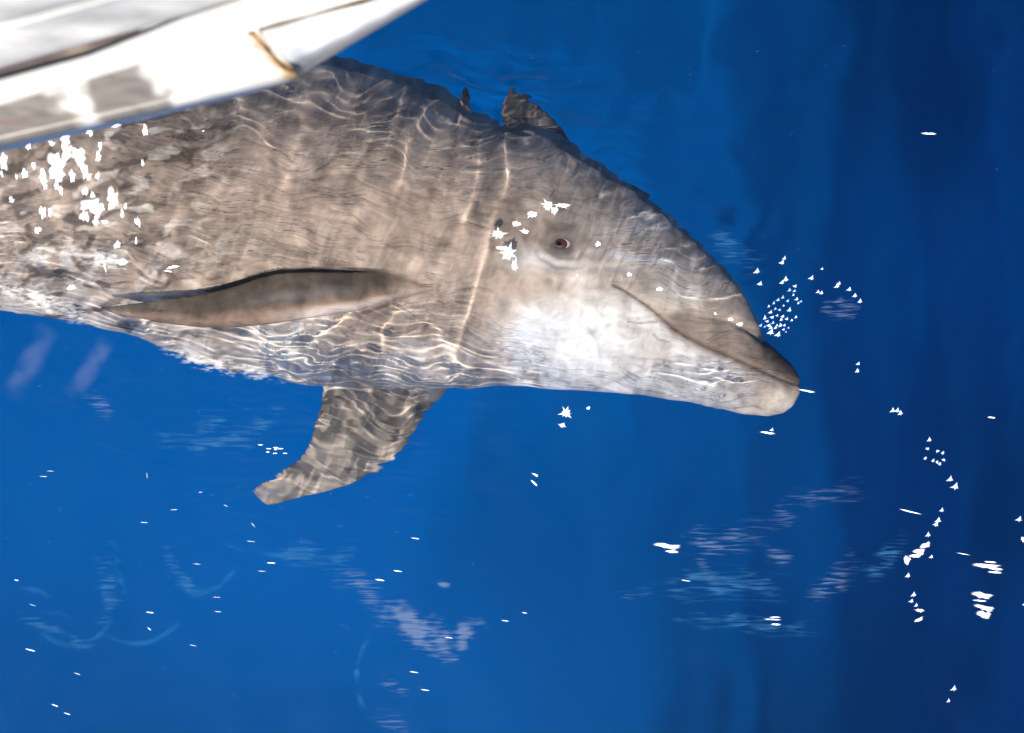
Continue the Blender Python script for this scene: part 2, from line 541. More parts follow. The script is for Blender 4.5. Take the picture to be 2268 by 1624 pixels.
    q = (py - np.interp(px, tN[:, 0], tN[:, 1])) / np.maximum(np.interp(px, lN[:, 0], lN[:, 1]) - np.interp(px, tN[:, 0], tN[:, 1]), 3)
    finm = near * sstep(905, 820, px) * (q > -0.1) * (q < 1.15)
    blend(0.9 * finm, (0.090, 0.072, 0.054))
    blend(0.9 * finm * sstep(0.52, 0.78, q + 0.03 * n2), (0.30, 0.20, 0.14))
    blend(0.8 * finm * sstep(0.68, 0.88, q) * sstep(1.08, 0.95, q) * sstep(560, 760, px), (0.78, 0.64, 0.54))  # bright highlight along the flipper root painted in
    blend(0.35 * finm * np.exp(-((q - 0.48) / 0.10) ** 2) * sstep(500, 620, px) * sstep(820, 760, px), (0.34, 0.31, 0.30))  # pale reflection band painted across the flipper
    far = (py > 862) & (px < 1000) & (co[:, 2] < -0.2)
    blend(0.8 * far, (0.16, 0.132, 0.105))
    blend(0.85 * far * sstep(-0.3, 0.9, nz(75, 31, 0.8, 1.2)), (0.085, 0.078, 0.075))
    blend(0.6 * far * sstep(910, 860, py) * sstep(860, 960, px), (0.5, 0.45, 0.38))
    blend(0.85 * ((py < ytop - 3) & (px > 985) & (px < 1290)), (0.07, 0.065, 0.075))
    blend(0.5 * cheek * below * sstep(0.5, 1.8, n1 + 0.4 * n2) * sstep(1700, 1500, px), (0.46, 0.42, 0.38))
    # mottling, nicks and rake marks
    fl = sstep(1300, 1000, px) * (1 - finm)
    mid = np.exp(-(((px - 850) / 230) ** 2 + ((py - 480) / 150) ** 2))      # smooth warm flank
    lf = sstep(640, 330, px + 30 * n1)                                        # mottled towards the tail
    fl = fl * (1 - 0.75 * mid)
    blend(0.45 * sstep(0.0, 1.5, nr_(120, 40, 8)) * sstep(1300, 1000, px) * (1 - finm), (0.62, 0.475, 0.37))
    blend(0.45 * sstep(0.3, 1.6, nr_(110, 36, 9)) * sstep(1300, 1000, px) * (1 - finm), (0.20, 0.155, 0.12))
    blend(0.30 * sstep(0.8, 1.8, nr_(60, 12, 10)) * fl, (0.74, 0.60, 0.48))
    blend(0.55 * lf * sstep(560, 330, py) * (1 - finm), (0.27, 0.20, 0.145))
    blend(0.80 * lf * sstep(0.1, 1.1, nz(36, 15, 0.8, 1.4)) * (1 - finm), (0.12, 0.092, 0.07))
    blend(0.70 * lf * sstep(0.5, 1.4, nz(32, 17, 0.7, 1.4)) * (1 - finm), (0.78, 0.66, 0.54))
    blend(0.75 * np.exp(-(((px - 190) / 150) ** 2 + ((py - 560 - 0.08 * px) / 26) ** 2)) * sstep(-0.6, 0.8, nz(40, 18, 1.2, 0.8)) * (1 - finm), (0.84, 0.78, 0.70))
    blend(0.60 * np.exp(-(((px - 620) / 330) ** 2 + ((py - 230) / 60) ** 2)) * sstep(-0.2, 1.0, nz(44, 19, 0.6, 1.6)), (0.16, 0.135, 0.115))
    # head: dark brow patches, brown band under the eye, grey smudges at the throat
    blend(0.65 * np.exp(-(((px - 1420) / 90) ** 2 + ((py - 440) / 55) ** 2)) * sstep(-0.5, 0.8, nz(50, 20)), (0.15, 0.125, 0.11))
    blend(0.50 * np.exp(-(((px - 1190) / 110) ** 2 + ((py - 650) / 26) ** 2)), (0.36, 0.25, 0.17))
    blend(0.65 * np.exp(-(((px - 1165) / 75) ** 2 + ((py - 838) / 18) ** 2)) * sstep(-0.8, 0.5, nz(30, 21)), (0.26, 0.215, 0.18))
    blend(0.55 * np.exp(-(((px - 1300) / 50) ** 2 + ((py - 845) / 14) ** 2)), (0.36, 0.32, 0.29))
    blend(0.40 * np.exp(-(((px - 1560) / 90) ** 2 + ((py - 600) / 40) ** 2)) * sstep(-0.3, 1.0, nz(46, 22, 0.7, 1.6)), (0.20, 0.16, 0.135))
    col *= (1 + 0.09 * n1 + 0.08 * n2 + 0.07 * n3)[:, None]
    rng = np.random.RandomState(4)
    marks = [[(1390, 713), (1420, 716), (1455, 712)], [(1447, 740), (1458, 752), (1483, 757)], [(1565, 755), (1590, 740), (1618, 732)],
             [(1567, 762), (1600, 745), (1622, 737)], [(790, 556), (806, 558)], [(788, 572), (806, 575)], [(1550, 838), (1580, 850)],
             [(760, 500), (735, 560), (715, 620)], [(735, 520), (712, 590)], [(1330, 790), (1322, 755), (1300, 725)],
             [(1560, 645), (1545, 668), (1552, 690)], [(1320, 860), (1400, 830), (1480, 800)]]
    for i, mk in enumerate(marks):
        dd, _ = dist_poly(px, py, mk)
        blend((0.62 if i < 7 else 0.25) * np.exp(-(dd / (1.7 if i < 7 else 5)) ** 2) * up, (0.10, 0.08, 0.07))
    for _ in range(46):
        cx, cy, r = rng.uniform(1350, 1720), rng.uniform(690, 890), rng.uniform(1.2, 2.6)
        blend(0.6 * np.exp(-((px - cx) ** 2 + (py - cy) ** 2) / r ** 2), (0.12, 0.10, 0.09))
    arc, at_ = dist_poly(px, py, [(1190, 540), (1203, 565), (1235, 583), (1275, 585), (1310, 574)])
    blend(0.7 * np.exp(-(arc / 7) ** 2) * np.sin(at_ * math.pi), (0.72, 0.68, 0.64))
    blend(0.6 * np.exp(-((arc - 11) / 4) ** 2) * np.sin(at_ * math.pi), (0.16, 0.14, 0.12))
    col = np.clip(col, 0.02, 0.90)
    at = me2.color_attributes.new('skin', 'FLOAT_COLOR', 'POINT')
    at.data.foreach_set('color', np.concatenate([col, np.ones((n, 1))], 1).astype(np.float32).ravel())
    me2.polygons.foreach_set('use_smooth', np.ones(len(me2.polygons), dtype=bool))
    # skin shader
    m, nt, N, L, out = new_mat('wet_dolphin_skin')
    b = N.new('ShaderNodeBsdfPrincipled')
    va = N.new('ShaderNodeAttribute'); va.attribute_name = 'skin'
    tc = N.new('ShaderNodeTexCoord')
    mp = N.new('ShaderNodeMapping'); mp.inputs['Scale'].default_value = (0.55, 1.0, 1.0)
    mp.inputs['Rotation'].default_value = (0, 0, 0.15)
    L.new(tc.outputs['Object'], mp.inputs[0])
    nn = N.new('ShaderNodeTexNoise'); nn.inputs['Scale'].default_value = 26; nn.inputs['Detail'].default_value = 9; nn.inputs['Roughness'].default_value = 0.68
    nn.inputs['Distortion'].default_value = 0.8
    L.new(mp.outputs[0], nn.inputs['Vector'])
    mr = N.new('ShaderNodeMapRange'); mr.inputs[1].default_value = 0.3; mr.inputs[2].default_value = 0.7; mr.inputs[3].default_value = 0.74; mr.inputs[4].default_value = 1.28
    L.new(nn.outputs[0], mr.inputs[0])
    mx = N.new('ShaderNodeVectorMath'); mx.operation = 'SCALE'
    L.new(va.outputs['Color'], mx.inputs[0]); L.new(mr.outputs[0], mx.inputs['Scale'])
    L.new(mx.outputs[0], b.inputs['Base Color'])
    b.inputs['Roughness'].default_value = 0.5
    b.inputs['Specular IOR Level'].default_value = 0.12
    bp = N.new('ShaderNodeBump'); bp.inputs['Strength'].default_value = 0.15; bp.inputs['Distance'].default_value = 0.002
    L.new(nn.outputs[0], bp.inputs['Height']); L.new(bp.outputs[0], b.inputs['Normal'])
    L.new(b.outputs[0], out.inputs[0])
    o = link('body', me2, m, parent)
    o.cycles.is_caustics_receiver = True
    return o



VOX = 0.0026
build_water()
build_deep()
dol = bpy.data.objects.new('dolphin', None)
C.objects.link(dol)
meta(dol, 'grey brown dolphin with a pale throat lying on its side just under the rippled surface', 'dolphin')
body = build_body(dol)


def body_lookup(o):
    me = o.data
    n = len(me.vertices)
    co = np.empty(n * 3, np.float32); me.vertices.foreach_get('co', co); co = co.reshape(-1, 3)
    nr = np.empty(n * 3, np.float32); me.vertices.foreach_get('normal', nr); nr = nr.reshape(-1, 3)
    k = nr[:, 2] > 0.3
    co = co[k].astype(float)
    f = 1 - np.minimum(co[:, 2], 0) / (1.33 * H)
    return co[:, 0] / S / f + 1134, 812 - co[:, 1] / S / f, co[:, 2]


BX, BY, BZ = body_lookup(body)


def skin_z(px, py):
    d = (BX - px) ** 2 + (BY - py) ** 2
    k = np.argsort(d)[:6]
    return float(np.max(BZ[k]))


def surf_z(px, py):
    X = np.array([(px - 1134) * S]); Y = np.array([(812 - py) * S])
    return float(water_height(X, Y, np.zeros(1))[0])


# ---- eye: almond eyeball, pale corners, lids
def lens_mesh(name, outline, z0, th, mat, parent=None, rings=5, soft=False):
    """closed lens over an outline of photo points"""
    bm = bmesh.new()
    lay = bm.verts.layers.float.new('cover')
    cx = sum(p[0] for p in outline) / len(outline)
    cy = sum(p[1] for p in outline) / len(outline)
    top, allr = None, []
    for sgn in (1, -1):
        prev = None
        for r in range(rings):
            a = r / rings * math.pi / 2
            k, hgt = (math.cos(a) if not soft else 1 - 0.55 * r / (rings - 1) ), math.sin(a) * th * sgn * (1 if sgn > 0 else 0.6)
            if r == 0 and sgn < 0:
                ring = allr[0]
            else:
                ring = [bm.verts.new(P(cx + (x - cx) * k, cy + (y - cy) * k, z0 + hgt)) for x, y in outline]
            allr.append(ring)
            for q in ring: q[lay] = min(1.0, r * (0.55 if soft else 1.05))
            if prev:
                for i in range(len(ring)):
                    j = (i + 1) % len(ring)
                    bm.faces.new((prev[i], prev[j], ring[j], ring[i]))
            prev = ring
        c = bm.verts.new(P(cx, cy, z0 + th * sgn * (1 if sgn > 0 else 0.6)))
        c[lay] = 1.0
        for i in range(len(prev)):
            bm.faces.new((prev[i], prev[(i + 1) % len(prev)], c))
    bmesh.ops.recalc_face_normals(bm, faces=bm.faces)
    return bm_obj(name, bm, mat, parent, True)


def almond(cx, cy, rx, ry, ang=0.0, n=28, sharp=1.3):
    out = []
    for i in range(n):
        a = 2 * math.pi * i / n
        x = rx * math.cos(a)
        y = ry * math.copysign(abs(math.sin(a)) ** sharp, math.sin(a))
        out.append((cx + x * math.cos(ang) - y * math.sin(ang), cy + x * math.sin(ang) + y * math.cos(ang)))
    return out


M_eye = pbsdf('dark_brown_eye', (0.065, 0.030, 0.022), 0.4, 0.2)
M_pupil = pbsdf('black_pupil', (0.012, 0.009, 0.009), 0.4, 0.2)
M_corner = pbsdf('pale_eye_corner', (0.55, 0.42, 0.38), 0.25, 0.5)
M_lid = pbsdf('dark_eyelid_skin', (0.060, 0.048, 0.042), 0.5, 0.3)
ez = skin_z(1246, 540)
lid = lens_mesh('eyelid', almond(1246, 541, 29, 16, 0.20), ez, 0.0012, M_lid, dol)
cor = lens_mesh('eye_white', almond(1250, 542, 27, 12, 0.25), ez + 0.0005, 0.0022, M_corner, dol)
eye = lens_mesh('eye', almond(1242, 540.5, 17, 11.5, 0.20, sharp=1.05), ez + 0.0012, 0.0030, M_eye, dol)
lens_mesh('pupil', almond(1239, 540, 7.5, 5.5, 0.20, sharp=1.0), ez + 0.0030, 0.0016, M_pupil, eye)
for o in (lid, cor, eye): o.cycles.is_caustics_receiver = True

# ------------------------------------------------------------------ boat
ZB = 0.85


def paint_mat(name, rough=0.38):
    m, nt, N, L, out = new_mat(name)
    b = N.new('ShaderNodeBsdfPrincipled')
    va = N.new('ShaderNodeAttribute'); va.attribute_name = 'paint'
    tc = N.new('ShaderNodeTexCoord')
    mp = N.new('ShaderNodeMapping'); mp.inputs['Rotation'].default_value = (0, 0, -0.25); mp.inputs['Scale'].default_value = (0.35, 1.2, 1)
    nn = N.new('ShaderNodeTexNoise'); nn.inputs['Scale'].default_value = 55; nn.inputs['Detail'].default_value = 7
    L.new(tc.outputs['Object'], mp.inputs[0]); L.new(mp.outputs[0], nn.inputs['Vector'])
    mr = N.new('ShaderNodeMapRange'); mr.inputs[1].default_value = 0.35; mr.inputs[2].default_value = 0.65
    mr.inputs[3].default_value = 0.82; mr.inputs[4].default_value = 1.06
    L.new(nn.outputs[0], mr.inputs[0])
    mx = N.new('ShaderNodeVectorMath'); mx.operation = 'SCALE'
    L.new(va.outputs['Color'], mx.inputs[0]); L.new(mr.outputs[0], mx.inputs['Scale'])
    L.new(mx.outputs[0], b.inputs['Base Color'])
    b.inputs['Roughness'].default_value = rough
    bp = N.new('ShaderNodeBump'); bp.inputs['Strength'].default_value = 0.2; bp.inputs['Distance'].default_value = 0.001
    L.new(nn.outputs[0], bp.inputs['Height']); L.new(bp.outputs[0], b.inputs['Normal'])
    L.new(b.outputs[0], out.inputs[0])
    return m


M_paint = paint_mat('weathered_white_boat_paint')


def ribbon(name, A, B, prof, colf, parent, n=220, thick=0.012):
    """strip between photo polylines A (upper) and B (lower); prof = [(t across, z), ...]"""
    A = np.array(A, float); B = np.array(B, float)
    def res(Q):
        seg = np.r_[0, np.cumsum(np.hypot(*np.diff(Q, axis=0).T))]
        t = np.linspace(0, seg[-1], n)
        return np.interp(t, seg, Q[:, 0]), np.interp(t, seg, Q[:, 1])
    ax, ay = res(A); bx, by = res(B)
    tp = np.array(prof)
    ts = np.unique(np.concatenate([np.linspace(tp[0, 0], tp[-1, 0], 36), tp[:, 0]]))
    zs = np.interp(ts, tp[:, 0], tp[:, 1])
    V, K = [], []
    for i in range(n):
        for t, z in zip(ts, zs):
            x = ax[i] + (bx[i] - ax[i]) * t
            y = ay[i] + (by[i] - ay[i]) * t
            V.append(P(x, y, z)); K.append((x, y, t))
    K = np.array(K)
    me = np_mesh(name, [tuple(v) for v in V], grid_faces(n, len(ts)), True)
    col = colf(K[:, 0], K[:, 1], K[:, 2])
    at = me.color_attributes.new('paint', 'FLOAT_COLOR', 'POINT')
    at.data.foreach_set('color', np.concatenate([np.clip(col, 0.01, 0.86), np.ones((len(col), 1))], 1).astype(np.float32).ravel())
    o = link(name, me, M_paint, parent)
    sd = o.modifiers.new('thickness', 'SOLIDIFY'); sd.thickness = thick; sd.offset = 0 
    return o


def mixc(col, m, c):
    m = np.clip(m, 0, 1)[:, None]
    return col * (1 - m) + np.array(c) * m


def nzp(px, py, scale, seed, sx=1.0, sy=1.0):
    v = waves(px * sx / scale, py * sy / scale, [(10, 0.5, 2.5, 0, 180, 1.0)], seed)
    return v / (v.std() + 1e-9)


boat = bpy.data.objects.new('boat', None)
C.objects.link(boat)
boat.location = (0, 0, 0)
meta(boat, 'white painted boat bow with rusty seams and grimy rub rails with painted shadow patches hanging over the dolphin', 'boat')


def c_hull(x, y, t):
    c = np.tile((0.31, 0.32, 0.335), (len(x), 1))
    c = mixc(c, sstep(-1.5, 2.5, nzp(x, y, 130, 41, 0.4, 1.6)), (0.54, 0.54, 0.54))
    c = mixc(c, 0.8 * np.exp(-(((x - 560) / 55) ** 2 + ((y - 8) / 16) ** 2)), (0.22, 0.12, 0.06))
    c = mixc(c, 0.55 * np.exp(-(((x - 470) / 90) ** 2 + ((y - 40) / 10) ** 2)), (0.42, 0.30, 0.22))
    return c


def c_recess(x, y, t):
    c = np.tile((0.12, 0.095, 0.09), (len(x), 1))  # shade of the recess painted dark, pale further along where sunlit
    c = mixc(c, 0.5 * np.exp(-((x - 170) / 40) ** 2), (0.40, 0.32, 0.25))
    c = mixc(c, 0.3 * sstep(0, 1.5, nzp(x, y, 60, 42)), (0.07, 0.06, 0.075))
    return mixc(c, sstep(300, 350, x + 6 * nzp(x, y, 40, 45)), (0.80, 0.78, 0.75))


def c_upper(x, y, t):
    c = np.tile((0.66, 0.65, 0.63), (len(x), 1))
    return mixc(c, 0.5 * np.exp(-((t - 1.0) / 0.06) ** 2) * sstep(360, 300, x), (0.15, 0.11, 0.10))


def c_lower(x, y, t):
    c = np.tile((0.66, 0.65, 0.63), (len(x), 1))
    e = 9 * nzp(x, y, 60, 43)
    for x0, x1 in ((-60, 140), (214, 345)):  # railing shadows painted as two dark patches
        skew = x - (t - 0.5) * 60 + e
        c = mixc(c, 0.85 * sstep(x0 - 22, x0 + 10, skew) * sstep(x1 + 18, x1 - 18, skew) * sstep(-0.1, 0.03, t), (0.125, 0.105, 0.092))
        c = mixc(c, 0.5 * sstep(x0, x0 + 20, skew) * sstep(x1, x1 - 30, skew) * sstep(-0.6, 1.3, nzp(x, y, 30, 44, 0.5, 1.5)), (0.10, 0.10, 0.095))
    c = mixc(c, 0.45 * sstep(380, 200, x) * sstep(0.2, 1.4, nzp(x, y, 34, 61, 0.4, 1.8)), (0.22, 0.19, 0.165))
    c = mixc(c, 0.7 * np.exp(-(((x - 248) / 6) ** 2 + ((y - 172) / 5) ** 2)), (0.15, 0.09, 0.08))
    c = mixc(c, 0.7 * np.exp(-(((x - 30) / 55) ** 2 + ((y - 272) / 8) ** 2)), (0.16, 0.10, 0.09))
    # rust creeping from the corner seam
    d, _ = dist_poly(x, y, [(545, 68), (575, 95), (605, 128), (655, 160)])
    c = mixc(c, 0.9 * np.exp(-((d - 2) / (9 + 6 * nzp(x, y, 25, 46).clip(-1, 2))) ** 2), (0.42, 0.25, 0.09))
    c = mixc(c, 0.9 * np.exp(-(((x - 645) / 26) ** 2 + ((y - 164) / 7) ** 2)), (0.60, 0.40, 0.16))
    return c


def c_end(x, y, t):
    c = np.tile((0.58, 0.59, 0.60), (len(x), 1))
    c = mixc(c, 0.75 * np.exp(-(((x - 668) / 34) ** 2 + ((y - 128) / 26) ** 2)), (0.20, 0.24, 0.30))  # grey-blue and grey shading of the rounded edge painted in
    c = mixc(c, 0.6 * sstep(0.70, 0.86, t + 0.03 * nzp(x, y, 50, 47)), (0.27, 0.26, 0.245))
    d, _ = dist_poly(x, y, [(575, 78), (610, 122), (660, 158)])
    return mixc(c, 0.9 * np.exp(-(d / 6) ** 2), (0.14, 0.08, 0.04))


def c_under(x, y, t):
    return np.tile((0.10, 0.17, 0.30), (len(x), 1))  # blue reflected from the water painted onto the underside


ribbon('hull_panel', [(-500, -300), (900, -560)], [(-500, 290), (0, 146), (330, 52), (440, 18), (620, -36), (900, -120)],
       [(0, 1.12), (0.8, 1.00), (1.0, 0.965)], c_hull, boat)
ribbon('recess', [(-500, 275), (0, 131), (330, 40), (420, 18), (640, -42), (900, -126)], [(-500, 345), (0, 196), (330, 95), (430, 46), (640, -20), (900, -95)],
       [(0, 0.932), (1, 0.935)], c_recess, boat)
ribbon('upper_rail', [(-500, 330), (0, 184), (200, 130), (330, 78), (420, 40), (640, -30), (900, -110)], [(-500, 375), (0, 224), (335, 127), (545, 66), (800, -4), (960, -50)],
       [(0, 0.93), (0.06, 0.957), (0.94, 0.957), (1.0, 0.945)], c_upper, boat)
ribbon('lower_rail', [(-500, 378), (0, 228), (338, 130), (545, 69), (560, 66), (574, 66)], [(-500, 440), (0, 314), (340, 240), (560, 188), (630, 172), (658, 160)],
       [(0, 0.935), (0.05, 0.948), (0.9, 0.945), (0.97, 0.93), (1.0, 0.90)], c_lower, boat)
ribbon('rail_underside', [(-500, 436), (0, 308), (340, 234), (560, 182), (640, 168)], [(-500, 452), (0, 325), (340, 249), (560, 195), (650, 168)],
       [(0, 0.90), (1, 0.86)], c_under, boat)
ribbon('end_plate', [(572, 72), (700, 36), (830, 0), (1010, -50)], [(657, 161), (760, 97), (925, 0), (1075, -90)],
       [(0, 0.935), (0.05, 0.950), (0.70, 0.945), (0.85, 0.925), (0.95, 0.89), (1.0, 0.85)], c_end, boat)


def tube(name, pts, r, mat, parent, sides=8):
    bm = bmesh.new()
    prev = None
    for i, p in enumerate(pts):
        p = Vector(p)
        d = (Vector(pts[min(i + 1, len(pts) - 1)]) - Vector(pts[max(i - 1, 0)])).normalized()
        u = d.cross(Vector((0, 0, 1))).normalized(); w = d.cross(u)
        rr = r * (1 + 0.35 * math.sin(i * 2.1))
        ring = [bm.verts.new(p + (u * math.cos(a * 2 * math.pi / sides) + w * math.sin(a * 2 * math.pi / sides)) * rr) for a in range(sides)]
        if prev:
            for a in range(sides): bm.faces.new((prev[a], prev[(a + 1) % sides], ring[(a + 1) % sides], ring[a]))
        else:
            bm.faces.new(ring[::-1])
        prev = ring
    bm.faces.new(prev)
    return bm_obj(name, bm, mat, parent, True)


M_rust = pbsdf('brown_rust', (0.30, 0.16, 0.06), 0.85, 0.2, 0.0, 120, col2=(0.07, 0.035, 0.02), bump=0.6, bscale=300)
M_gap = pbsdf('dark_seam_sealant', (0.13, 0.085, 0.05), 0.8, 0.2, 0.4, 60)
tube('rusty_seam', [P(x, y, 0.952) for x, y in [(548, 66), (560, 74), (572, 86), (584, 100), (592, 108), (602, 122), (616, 138), (632, 152), (652, 160)]], 0.0024, M_rust, boat)
tube('seam', [P(x, y, 0.955) for x, y in [(-200, 282), (0, 227), (120, 192), (230, 158), (338, 128)]], 0.0024, M_gap, boat)
tube('seam', [P(x, y, 0.957) for x, y in [(572, 63), (620, 49), (680, 33), (740, 17), (800, 2), (860, -14)]], 0.0032, M_gap, boat)
lens_mesh('rust_spot', almond(551, 68, 13, 8, 0.3, 16, 1.0), 0.955, 0.003, M_rust, boat)

# ------------------------------------------------------------------ foam, spray, bubbles and painted reflections on the water
def white_mat(name, col, rough=0.3):
    m, nt, N, L, out = new_mat(name)
    b = N.new('ShaderNodeBsdfPrincipled')
    b.inputs['Base Color'].default_value = (*col, 1)
    b.inputs['Roughness'].default_value = rough
    # aerated water and painted glints: scatters light back and lets it through
    t = N.new('ShaderNodeBsdfTransparent')
    t.inputs[0].default_value = (0.9, 0.93, 0.96, 1)
    a = N.new('ShaderNodeAddShader')
    L.new(b.outputs[0], a.inputs[0]); L.new(t.outputs[0], a.inputs[1])
    # thins out to nothing at its rim
    va = N.new('ShaderNodeAttribute'); va.attribute_name = 'cover'
    cl = N.new('ShaderNodeMath'); cl.operation = 'POWER'; cl.inputs[1].default_value = 1.9
    L.new(va.outputs['Fac'], cl.inputs[0])
    t2 = N.new('ShaderNodeBsdfTransparent')
    mx = N.new('ShaderNodeMixShader')
    L.new(cl.outputs[0], mx.inputs[0]); L.new(t2.outputs[0], mx.inputs[1]); L.new(a.outputs[0], mx.inputs[2])
    L.new(mx.outputs[0], out.inputs[0])
    return m


M_white = white_mat('white_water_and_glint', (0.90, 0.91, 0.93))
M_pale = white_mat('pale_spray_glint', (0.34, 0.42, 0.52))
M_streak = white_mat('thin_bright_spray_glint', (0.70, 0.74, 0.80))
M_haze = white_mat('hazy_white_water', (0.42, 0.41, 0.40))
M_bub = white_mat('bubble_white', (0.52, 0.64, 0.86))
M_dim = white_mat('dim_bubble', (0.22, 0.32, 0.52))


def film_mat(name, col, stretch=(6, 45, 1), rot=0.0, lo=0.45, hi=0.62, amax=0.7, dense=0.0):
    m, nt, N, L, out = new_mat(name)
    d = N.new('ShaderNodeBsdfDiffuse'); d.inputs[0].default_value = (*col, 1)
    t = N.new('ShaderNodeBsdfTransparent')
    mx = N.new('ShaderNodeMixShader')
    va = N.new('ShaderNodeAttribute'); va.attribute_name = 'cover'
    tc = N.new('ShaderNodeTexCoord')
    mp = N.new('ShaderNodeMapping'); mp.inputs['Scale'].default_value = stretch; mp.inputs['Rotation'].default_value = (0, 0, rot)

    nn = N.new('ShaderNodeTexNoise'); nn.inputs['Scale'].default_value = 1.0; nn.inputs['Detail'].default_value = 6; nn.inputs['Distortion'].default_value = 0.6
    L.new(tc.outputs['Object'], mp.inputs[0]); L.new(mp.outputs[0], nn.inputs['Vector'])
    ad = N.new('ShaderNodeMath'); ad.operation = 'ADD'
    sc = N.new('ShaderNodeMath'); sc.operation = 'MULTIPLY_ADD'; sc.inputs[1].default_value = 0.5; sc.inputs[2].default_value = -0.25
    sc.inputs[1].default_value = dense; sc.inputs[2].default_value = -dense * 0.5
    L.new(va.outputs['Fac'], sc.inputs[0])
    L.new(nn.outputs[0], ad.inputs[0]); L.new(sc.outputs[0], ad.inputs[1])
    mr = N.new('ShaderNodeMapRange'); mr.inputs[1].default_value = lo; mr.inputs[2].default_value = hi; mr.inputs[4].default_value = amax
    L.new(ad.outputs[0], mr.inputs[0])
    mu = N.new('ShaderNodeMath'); mu.operation = 'MULTIPLY'
    L.new(mr.outputs[0], mu.inputs[0]); L.new(va.outputs['Fac'], mu.inputs[1])
    L.new(mu.outputs[0], mx.inputs[0]); L.new(t.outputs[0], mx.inputs[1]); L.new(d.outputs[0], mx.inputs[2])
    L.new(mx.outputs[0], out.inputs[0])
    return m


def film(label, line, width, mat, seed, group=None, n=70, m=26, lift=0.0022):
    """ragged film for froth and painted reflections, following the ripples round a polyline of photo points"""
    Q = np.array(line, float)
    seg = np.r_[0, np.cumsum(np.hypot(*np.diff(Q, axis=0).T))]
    tt = np.linspace(0, 1, n)
    x = np.interp(tt * seg[-1], seg, Q[:, 0]); y = np.interp(tt * seg[-1], seg, Q[:, 1])
    tx, ty = np.gradient(x), np.gradient(y)
    k = np.hypot(tx, ty); tx, ty = tx / k, ty / k
    v = np.linspace(-1, 1, m)
    px = x[:, None] - ty[:, None] * v[None] * width
    py = y[:, None] + tx[:, None] * v[None] * width
    X = (px - 1134) * S; Y = (812 - py) * S
    Z = water_height(X, Y, np.zeros_like(X)) + lift
    cov = (1 - np.abs(v[None]) ** 2) ** 1.6 * np.sin(tt * math.pi)[:, None] ** 0.7
    cov = np.clip(cov + 0.22 * nzp(px.ravel(), py.ravel(), 45, seed).reshape(px.shape) * cov ** 0.5, 0, 1)
    me = np_mesh('foam', np.stack([X, Y, Z], -1).reshape(-1, 3), grid_faces(n, m))
    at = me.attributes.new('cover', 'FLOAT', 'POINT')
    at.data.foreach_set('value', cov.astype(np.float32).ravel())
    o = link('foam_reflection_patch', me, mat)
    return meta(o, label, 'foam', group)


M_lilac = film_mat('lilac_sky_reflection', (0.105, 0.16, 0.29), (24, 230, 1), 0.42, 0.47, 0.68, 0.85, 0.32)  # sky reflections on the water painted as lilac films
M_lilac2 = film_mat('lilac_sky_reflection_level', (0.105, 0.16, 0.29), (24, 260, 1), 0.10, 0.50, 0.72, 0.75, 0.10)
M_blue = film_mat('faint_blue_reflection', (0.03, 0.12, 0.27), (20, 190, 1), 0.15, 0.48, 0.68, 0.75, 0.10)  # reflections on the waves painted as faint blue streaks
M_froth = film_mat('white_froth', (0.66, 0.64, 0.62), (60, 150, 1), 0.15, 0.46, 0.66, 0.8, 0.2)
M_grey = film_mat('grey_water_reflection', (0.26, 0.245, 0.235), (8, 60, 1), 0.05, 0.30, 0.80, 0.5, 0.2)  # reflecting water surface painted as a grey film
M_beam = film_mat('lilac_light_shaft', (0.07, 0.12, 0.28), (3, 3, 1), 0.0, 0.20, 0.70, 0.5, 0.3)  # light shafts painted as soft lilac films

film('largest lilac painted reflection on the blue water at the bottom of the picture', [(820, 1340), (900, 1375), (985, 1425), (1045, 1440)], 62, M_lilac, 1)
film('dense lilac corner of painted reflection at the right end of the largest patch', [(1000, 1450), (1030, 1400), (1075, 1365)], 36, M_lilac, 2)
film('sparse streaks of painted reflection above the largest lilac patch', [(740, 1265), (800, 1290), (860, 1345)], 40, M_lilac2, 3)
film('small round lilac reflection spot under the largest patch', [(835, 1500), (905, 1545)], 20, M_lilac2, 4)
film('loose reflection streaks lowest in the picture', [(840, 1560), (870, 1600), (900, 1640)], 36, M_lilac2, 5)
film('tiny oval reflection spot above the largest lilac patch', [(958, 1292), (1000, 1296)], 12, M_lilac, 6)
film('slanting reflection smear in the middle of the lower right water', [(1365, 1330), (1400, 1320), (1450, 1298)], 20, M_lilac2, 7)
film('faint ring of rippled reflection right of centre', [(1700, 1180), (1760, 1110), (1850, 1090), (1930, 1080)], 34, M_lilac2, 8)
film('thin reflection streaks left of the bright glints', [(1880, 1300), (1960, 1240), (2010, 1180)], 34, M_blue, 9)
film('pale reflection smudge among the lower right ripples', [(1540, 1225), (1570, 1270), (1590, 1300)], 18, M_lilac2, 10)
film('upper patch of broken ripple reflection streaks in the lower right water', [(1500, 1190), (1600, 1200), (1700, 1175)], 44, M_lilac2, 51)
film('wide faint ripple reflection streaks above the level reflection row', [(1440, 1300), (1600, 1290), (1760, 1310)], 50, M_blue, 52)
film('curved ripple reflection streaks right of the level reflection row', [(1780, 1330), (1850, 1290), (1900, 1220)], 36, M_lilac2, 53)
film('short ripple streaks inside the faint ring', [(1690, 1225), (1760, 1235)], 26, M_lilac2, 54)
film('ripple reflection streaks left of the far flipper', [(420, 930), (500, 940), (560, 1000)], 40, M_blue, 55)
film('broad faint ripple reflections left of the largest lilac patch', [(600, 1210), (720, 1240), (800, 1235)], 40, M_blue, 56)
film('level row of reflection dashes at the lower right', [(1480, 1375), (1600, 1372), (1720, 1390), (1840, 1392)], 26, M_blue, 11)
film('streaky reflection in front of the dolphin forehead', [(1570, 510), (1620, 560), (1680, 600)], 44, M_blue, 12)
